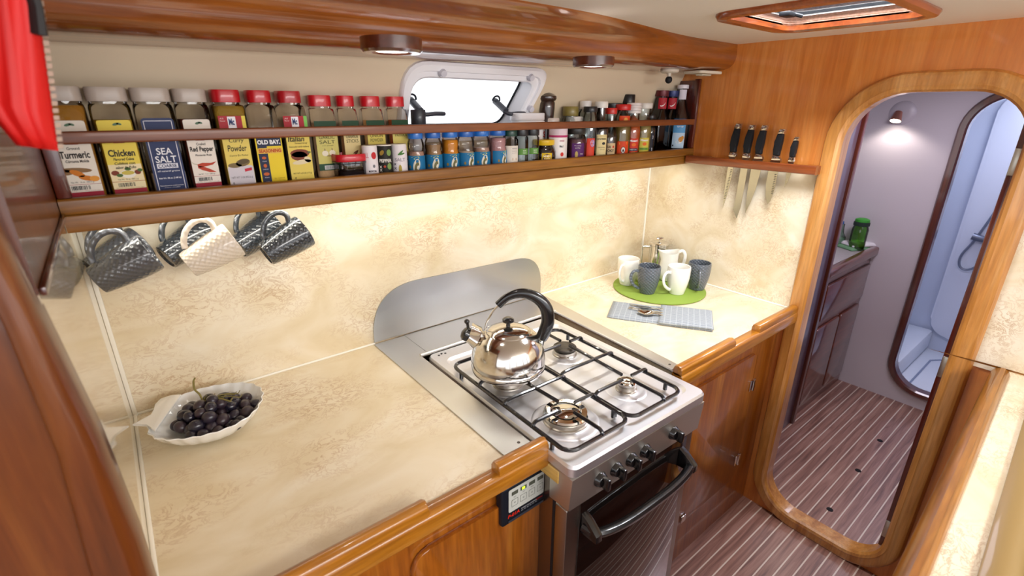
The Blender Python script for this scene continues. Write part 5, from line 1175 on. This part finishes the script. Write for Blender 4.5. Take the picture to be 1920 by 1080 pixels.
# ------------------------------------------------------------------ kitchen knives
KX = 1.8385
def knife(u_top, v_top, u_tip, v_tip, z_bolster, hw, blade, label, holes=None):
    a = onx(u_top, v_top, KX); b = onx(u_tip, v_tip, KX)
    y = onx(u_top, v_top, KX).y; zb = z_bolster
    t = thing('kitchen_knife', label, 'knife', (KX, y, zb), 0, 'knives in the bulkhead rail')
    hl = a.z-zb; bl = zb-b.z
    # handle: outline in (y,z), y grows towards the spine side (left in view)
    def slab(pts, th, name, mat, bev=.003, par=t):
        bm = new(); prism(bm, pts, 'x', -th/2, th/2, bev); return obj(name, bm, mat, par)
    s = hw
    slab([(s*.5, .020), (s*.62, hl*.35), (s*.55, hl*.6), (s*.35, hl*.84), (-s*.62, hl*.84), (-s*.55, hl*.6), (-s*.48, hl*.35), (-s*.55, .020)], .017, 'handle', MATTE, .005)
    slab([(s*.35, hl*.845), (s*.10, hl*.99), (-s*.2, hl), (-s*.80, hl*.99), (-s*.64, hl*.845)], .016, 'pommel', CHROME, .003)
    slab([(s*.62, .0), (s*.5, .0195), (-s*.55, .0195), (-s*.75, .008), (-blade*.62, .0), ], .013, 'bolster', CHROME, .002)
    w_ = blade
    if holes == 'round': pts = [(w_*.5, 0), (w_*.5, -bl*.55), (w_*.30, -bl*.85), (-w_*.02, -bl*1.0), (-w_*.25, -bl*.92), (-w_*.45, -bl*.6), (-w_*.5, 0)]
    elif holes == 'clip': pts = [(w_*.5, 0), (w_*.5, -bl*.62), (w_*.62, -bl*.86), (-w_*.10, -bl*1.0), (-w_*.42, -bl*.80), (-w_*.5, -bl*.4), (-w_*.5, 0)]
    else: pts = [(w_*.5, 0), (w_*.48, -bl*.6), (w_*.40, -bl*.88), (w_*.34, -bl*1.0), (w_*.02, -bl*.82), (-w_*.30, -bl*.55), (-w_*.5, -bl*.22), (-w_*.5, 0)]
    bm = new(); prism(bm, pts, 'x', -.0011, .0011); bd = obj('blade', bm, brushed('blade_steel', 'd2d0c0', .22, 'z', .03), t, smooth=False)
    if holes in ('round', 'scallop'):
        bm = new(); n0 = 12 if holes == 'round' else 20
        for k in range(n0):
            z = -.045-(bl-.085)*k/(n0-1); q = -w_*.30 if holes == 'round' else -w_*.22+w_*.42*(k/(n0-1))
            bm2 = [(q+.0045*math.cos(j*PI/4), z+.0016*math.sin(j*PI/4)) for j in range(8)]
            bm.faces.new([bm.verts.new((-.0013, yy, zz)) for yy, zz in bm2])
        obj('hollow', bm, M('8d8b7c', .4, 1), bd, smooth=False)
    return t
knife(1383, 231, 1356, 391, 1.425, .0215, .022, 'carving knife with hollowed edge, the first from the corner', 'scallop')
knife(1409, 233, 1383, 410, 1.425, .0215, .026, 'slicing knife with a curved clip point, the second from the corner', 'clip')
knife(1432, 234, 1399, 400, 1.4245, .0215, .036, 'wide pointed chef knife in the middle of the knife rail')
knife(1465, 241, 1440, 383, 1.4235, .0215, .034, 'broad santoku knife with dimples, second from the door frame', 'round')
knife(1493, 256, 1471, 352, 1.4225, .0165, .017, 'small paring knife, nearest the door frame')

# ------------------------------------------------------------------ passage items and shower hose
p = onz(1615, 462, .849)
t = thing('water_bottle', 'green plastic water bottle with a loop lid on the vanity', 'bottle', (min(p.x, 3.21), p.y, .849))
lath(t, 'container', [(0, 0), (.038, 0), (.040, .003), (.040, .115), (.036, .130), (.032, .138)], GREENG, 28); lath(t, 'contents', [(0, .003), (.037, .004), (.037, .012), (0, .012)], M('4c9636', .4), 28)
lath(t, 'collar', [(.034, .136), (.039, .138), (.039, .156), (.034, .158)], M('2c3a34', .5)); lath(t, 'lid', [(.033, .158), (.036, .160), (.034, .172), (.020, .178), (0, .179)], M('3f9638', .4))
bm = new(); tube(bm, [(.036, -.004, .15), (.056, -.008, .152), (.052, -.008, .138), (.038, -.004, .138)], .003, 8); obj('loop', bm, M('2c3a34', .5), t)
p = onz(1579, 461, .849)
t = thing('soap_bottle', 'clear soap bottle with a blue pump, half hidden by the passage panel', 'bottle', (p.x, p.y+.03, .849))
lath(t, 'container', [(0, 0), (.036, 0), (.038, .004), (.036, .05), (.022, .075), (.018, .11), (.018, .125)], clear('milky_plastic', 'cfe0d8', .25)); lath(t, 'contents', [(0, .003), (.034, .004), (.033, .045), (0, .046)], M('b8d0b8', .5)); lath(t, 'pump', [(.012, .125), (.012, .14), (.006, .142), (.006, .16), (0, .16)], M('2e62a8', .4))
t = thing('folded_towel', 'green and white folded towel on the vanity before the soap bottle', 'towel', (p.x+.03, p.y-.07, .849), -.5)
obj('lower_fold', pad(-.10, .10, .12, 0, .016, 8), M('6f9c74', .9), t, angle=180); obj('upper_fold', pad(-.08, .07, .10, .0165, .036, 9), M('e2e0e4', .9), t, angle=180)
sh_p = [onx(u, v, 4.06) for u, v in ((1925, 290), (1880, 375), (1830, 447), (1803, 478), (1799, 498), (1812, 506), (1832, 498), (1850, 470))]
bm = new(); tube(bm, smooth_path(sh_p, 6), .007, 8); t = thing('shower_hose', 'grey shower hose looping from its holder in the shower', 'shower hose'); obj('hose', bm, M('7f8596', .3, .6), t)
h = onx(1835, 446, 4.06); bm = new(); tube(bm, [h+Vector((0, .03, .005)), h+Vector((0, -.05, -.01)), h+Vector((0, -.07, -.05))], [.022, .02, .014], 12); obj('holder', bm, M('6a7082', .3, .5), t)
rebase(t, h)

# ------------------------------------------------------------------ red pouch hanging at the left edge
pts = [ony(u, v, .70) for u, v in ((-60, -60), (62, -60), (110, 283), (30, 272), (-40, 190))]
t = thing('red_pouch', 'bright red fabric pouch with a printed edge hanging at the left', 'pouch')
bm = new(); L = []
quad = [Vector((p.x, p.z)) for p in pts]
def lerp(a, b, s): return a*(1-s)+b*s
for i in range(15):
    s = i/14; l = lerp(quad[0], quad[4], min(1, s*1.25)) if s < .8 else lerp(quad[4], quad[3], (s-.8)/.2); r = lerp(quad[1], quad[2], s)
    front, back = [], []
    for j in range(13):
        q = lerp(l, r, j/12); e = math.sin(PI*j/12)**.5*min(1, (1-s)*6+.25)
        fold = .0035*math.sin(j*1.7+s*2)+.002*math.sin(j*3.1-s*3)
        front.append((q.x, .70-.014*e+fold*e, q.y)); back.append((q.x, .70+.012*e, q.y))
    L.append(front+back[::-1])
skin(bm, L); rp = obj('bag', bm, M('d81410', .55), t, angle=180)
bm = new(); e0, e1 = quad[1], quad[2]
for i in range(24):
    a = lerp(e0, e1, i/24); b = lerp(e0, e1, (i+.62)/24); w_ = .0042
    f_ = [bm.verts.new((p.x+o, .6965, p.y)) for p, o in ((a, 0), (a, w_), (b, w_), (b, 0))]; bm.faces.new(f_)
    f_ = [bm.verts.new((p.x+o, .6985, p.y)) for p, o in ((a, 0), (a, w_), (b, w_), (b, 0))]; bm.faces.new(f_[::-1])
obj('edge_print', bm, M('b39c8a', .7), t, smooth=False)
bm = new(); a = ony(48, -40, .69); b = ony(70, 65, .69); tube(bm, [a, lerp(a, b, .5)+Vector((.002, 0, 0)), b], [.005, .005, .006], 8, sx=1.6); obj('strap', bm, M('120c0c', .6), t)
rebase(t, (pts[0].x, .70, pts[2].z))
# ------------------------------------------------------------------ light
def area(name, loc, rot, sx, sy, energy, col, spread=None):
    L = bpy.data.lights.new(name, 'AREA'); L.shape = 'RECTANGLE'; L.size = sx; L.size_y = sy; L.energy = energy; L.color = col
    if spread: L.spread = spread
    o = bpy.data.objects.new(name, L); C.objects.link(o); o.location = loc; o.rotation_euler = rot; return o
def spot(name, loc, target, energy, col, angle, blend=.6, size=.02):
    L = bpy.data.lights.new(name, 'SPOT'); L.energy = energy; L.color = col; L.spot_size = math.radians(angle); L.spot_blend = blend; L.shadow_soft_size = size
    o = bpy.data.objects.new(name, L); C.objects.link(o); o.location = loc
    o.rotation_euler = (Vector(target)-Vector(loc)).to_track_quat('-Z', 'Y').to_euler(); return o
area('strip_light', (.87, 1.205, 1.388), (math.radians(12), 0, 0), 1.85, .012, 2.9, (1, .965, .86))
area('saloon_fill', (.6, -1.10, 1.78), (math.radians(42), 0, 0), 1.8, .5, 48, (1, .97, .94))  # added fill lamp behind the viewpoint, no fitting seen
spot('beam_downlight', (LIGHTS[0][0], LIGHTS[0][1], LIGHTS[0][2]-.012), (LIGHTS[0][0], LIGHTS[0][1]+.02, 0), 1.3, (1, .93, .86), 120)
spot('beam_downlight', (LIGHTS[1][0], LIGHTS[1][1], LIGHTS[1][2]-.012), (LIGHTS[1][0], LIGHTS[1][1]+.02, 0), 1.3, (1, .93, .86), 120)
spot('passage_lamp_light', tuple(LAMP+Vector((-.05, .0, -.03))), tuple(LAMP+Vector((-.02, -.02, -1))), 2.4, (1, .88, .8), 130, .5)
area('passage_fill', (2.5, .45, 1.79), (0, 0, 0), .5, .3, 9, (.93, .86, 1))  # unseen lamp added overhead to lift the passage walls
area('shower_light', (3.7, .3, 1.78), (0, 0, 0), .4, .4, 5.5, (.78, .82, 1))
area('hatch_daylight', (1.43, .575, TOP+.16), (0, 0, 0), .42, .40, 26, (.95, .96, 1))
wd = bpy.data.worlds.new('daylight'); bpy.context.scene.world = wd; wd.use_nodes = True
bg = wd.node_tree.nodes['Background']; bg.inputs['Color'].default_value = (.93, .95, 1, 1); bg.inputs['Strength'].default_value = 2.5

# ------------------------------------------------------------------ camera
cd = bpy.data.cameras.new('camera'); co = bpy.data.objects.new('camera', cd); C.objects.link(co)
cd.sensor_width = 36; cd.lens = F/1920*36; cd.clip_start = .02
co.matrix_world = Matrix(((RX.x, -RY.x, -RZ.x, CAM.x), (RX.y, -RY.y, -RZ.y, CAM.y), (RX.z, -RY.z, -RZ.z, CAM.z), (0, 0, 0, 1)))
cd.dof.use_dof = True; cd.dof.focus_distance = 1.5; cd.dof.aperture_fstop = 4.0
S = bpy.context.scene; S.camera = co
S.view_settings.view_transform = 'Standard'; S.view_settings.look = 'None'; S.view_settings.exposure = -.1; S.view_settings.gamma = 1
S.view_settings.use_curve_mapping = False
S.cycles.use_denoising = True; S.cycles.max_bounces = 10; S.cycles.transparent_max_bounces = 24
S.cycles.caustics_reflective = False; S.cycles.caustics_refractive = False; S.cycles.sample_clamp_indirect = 6
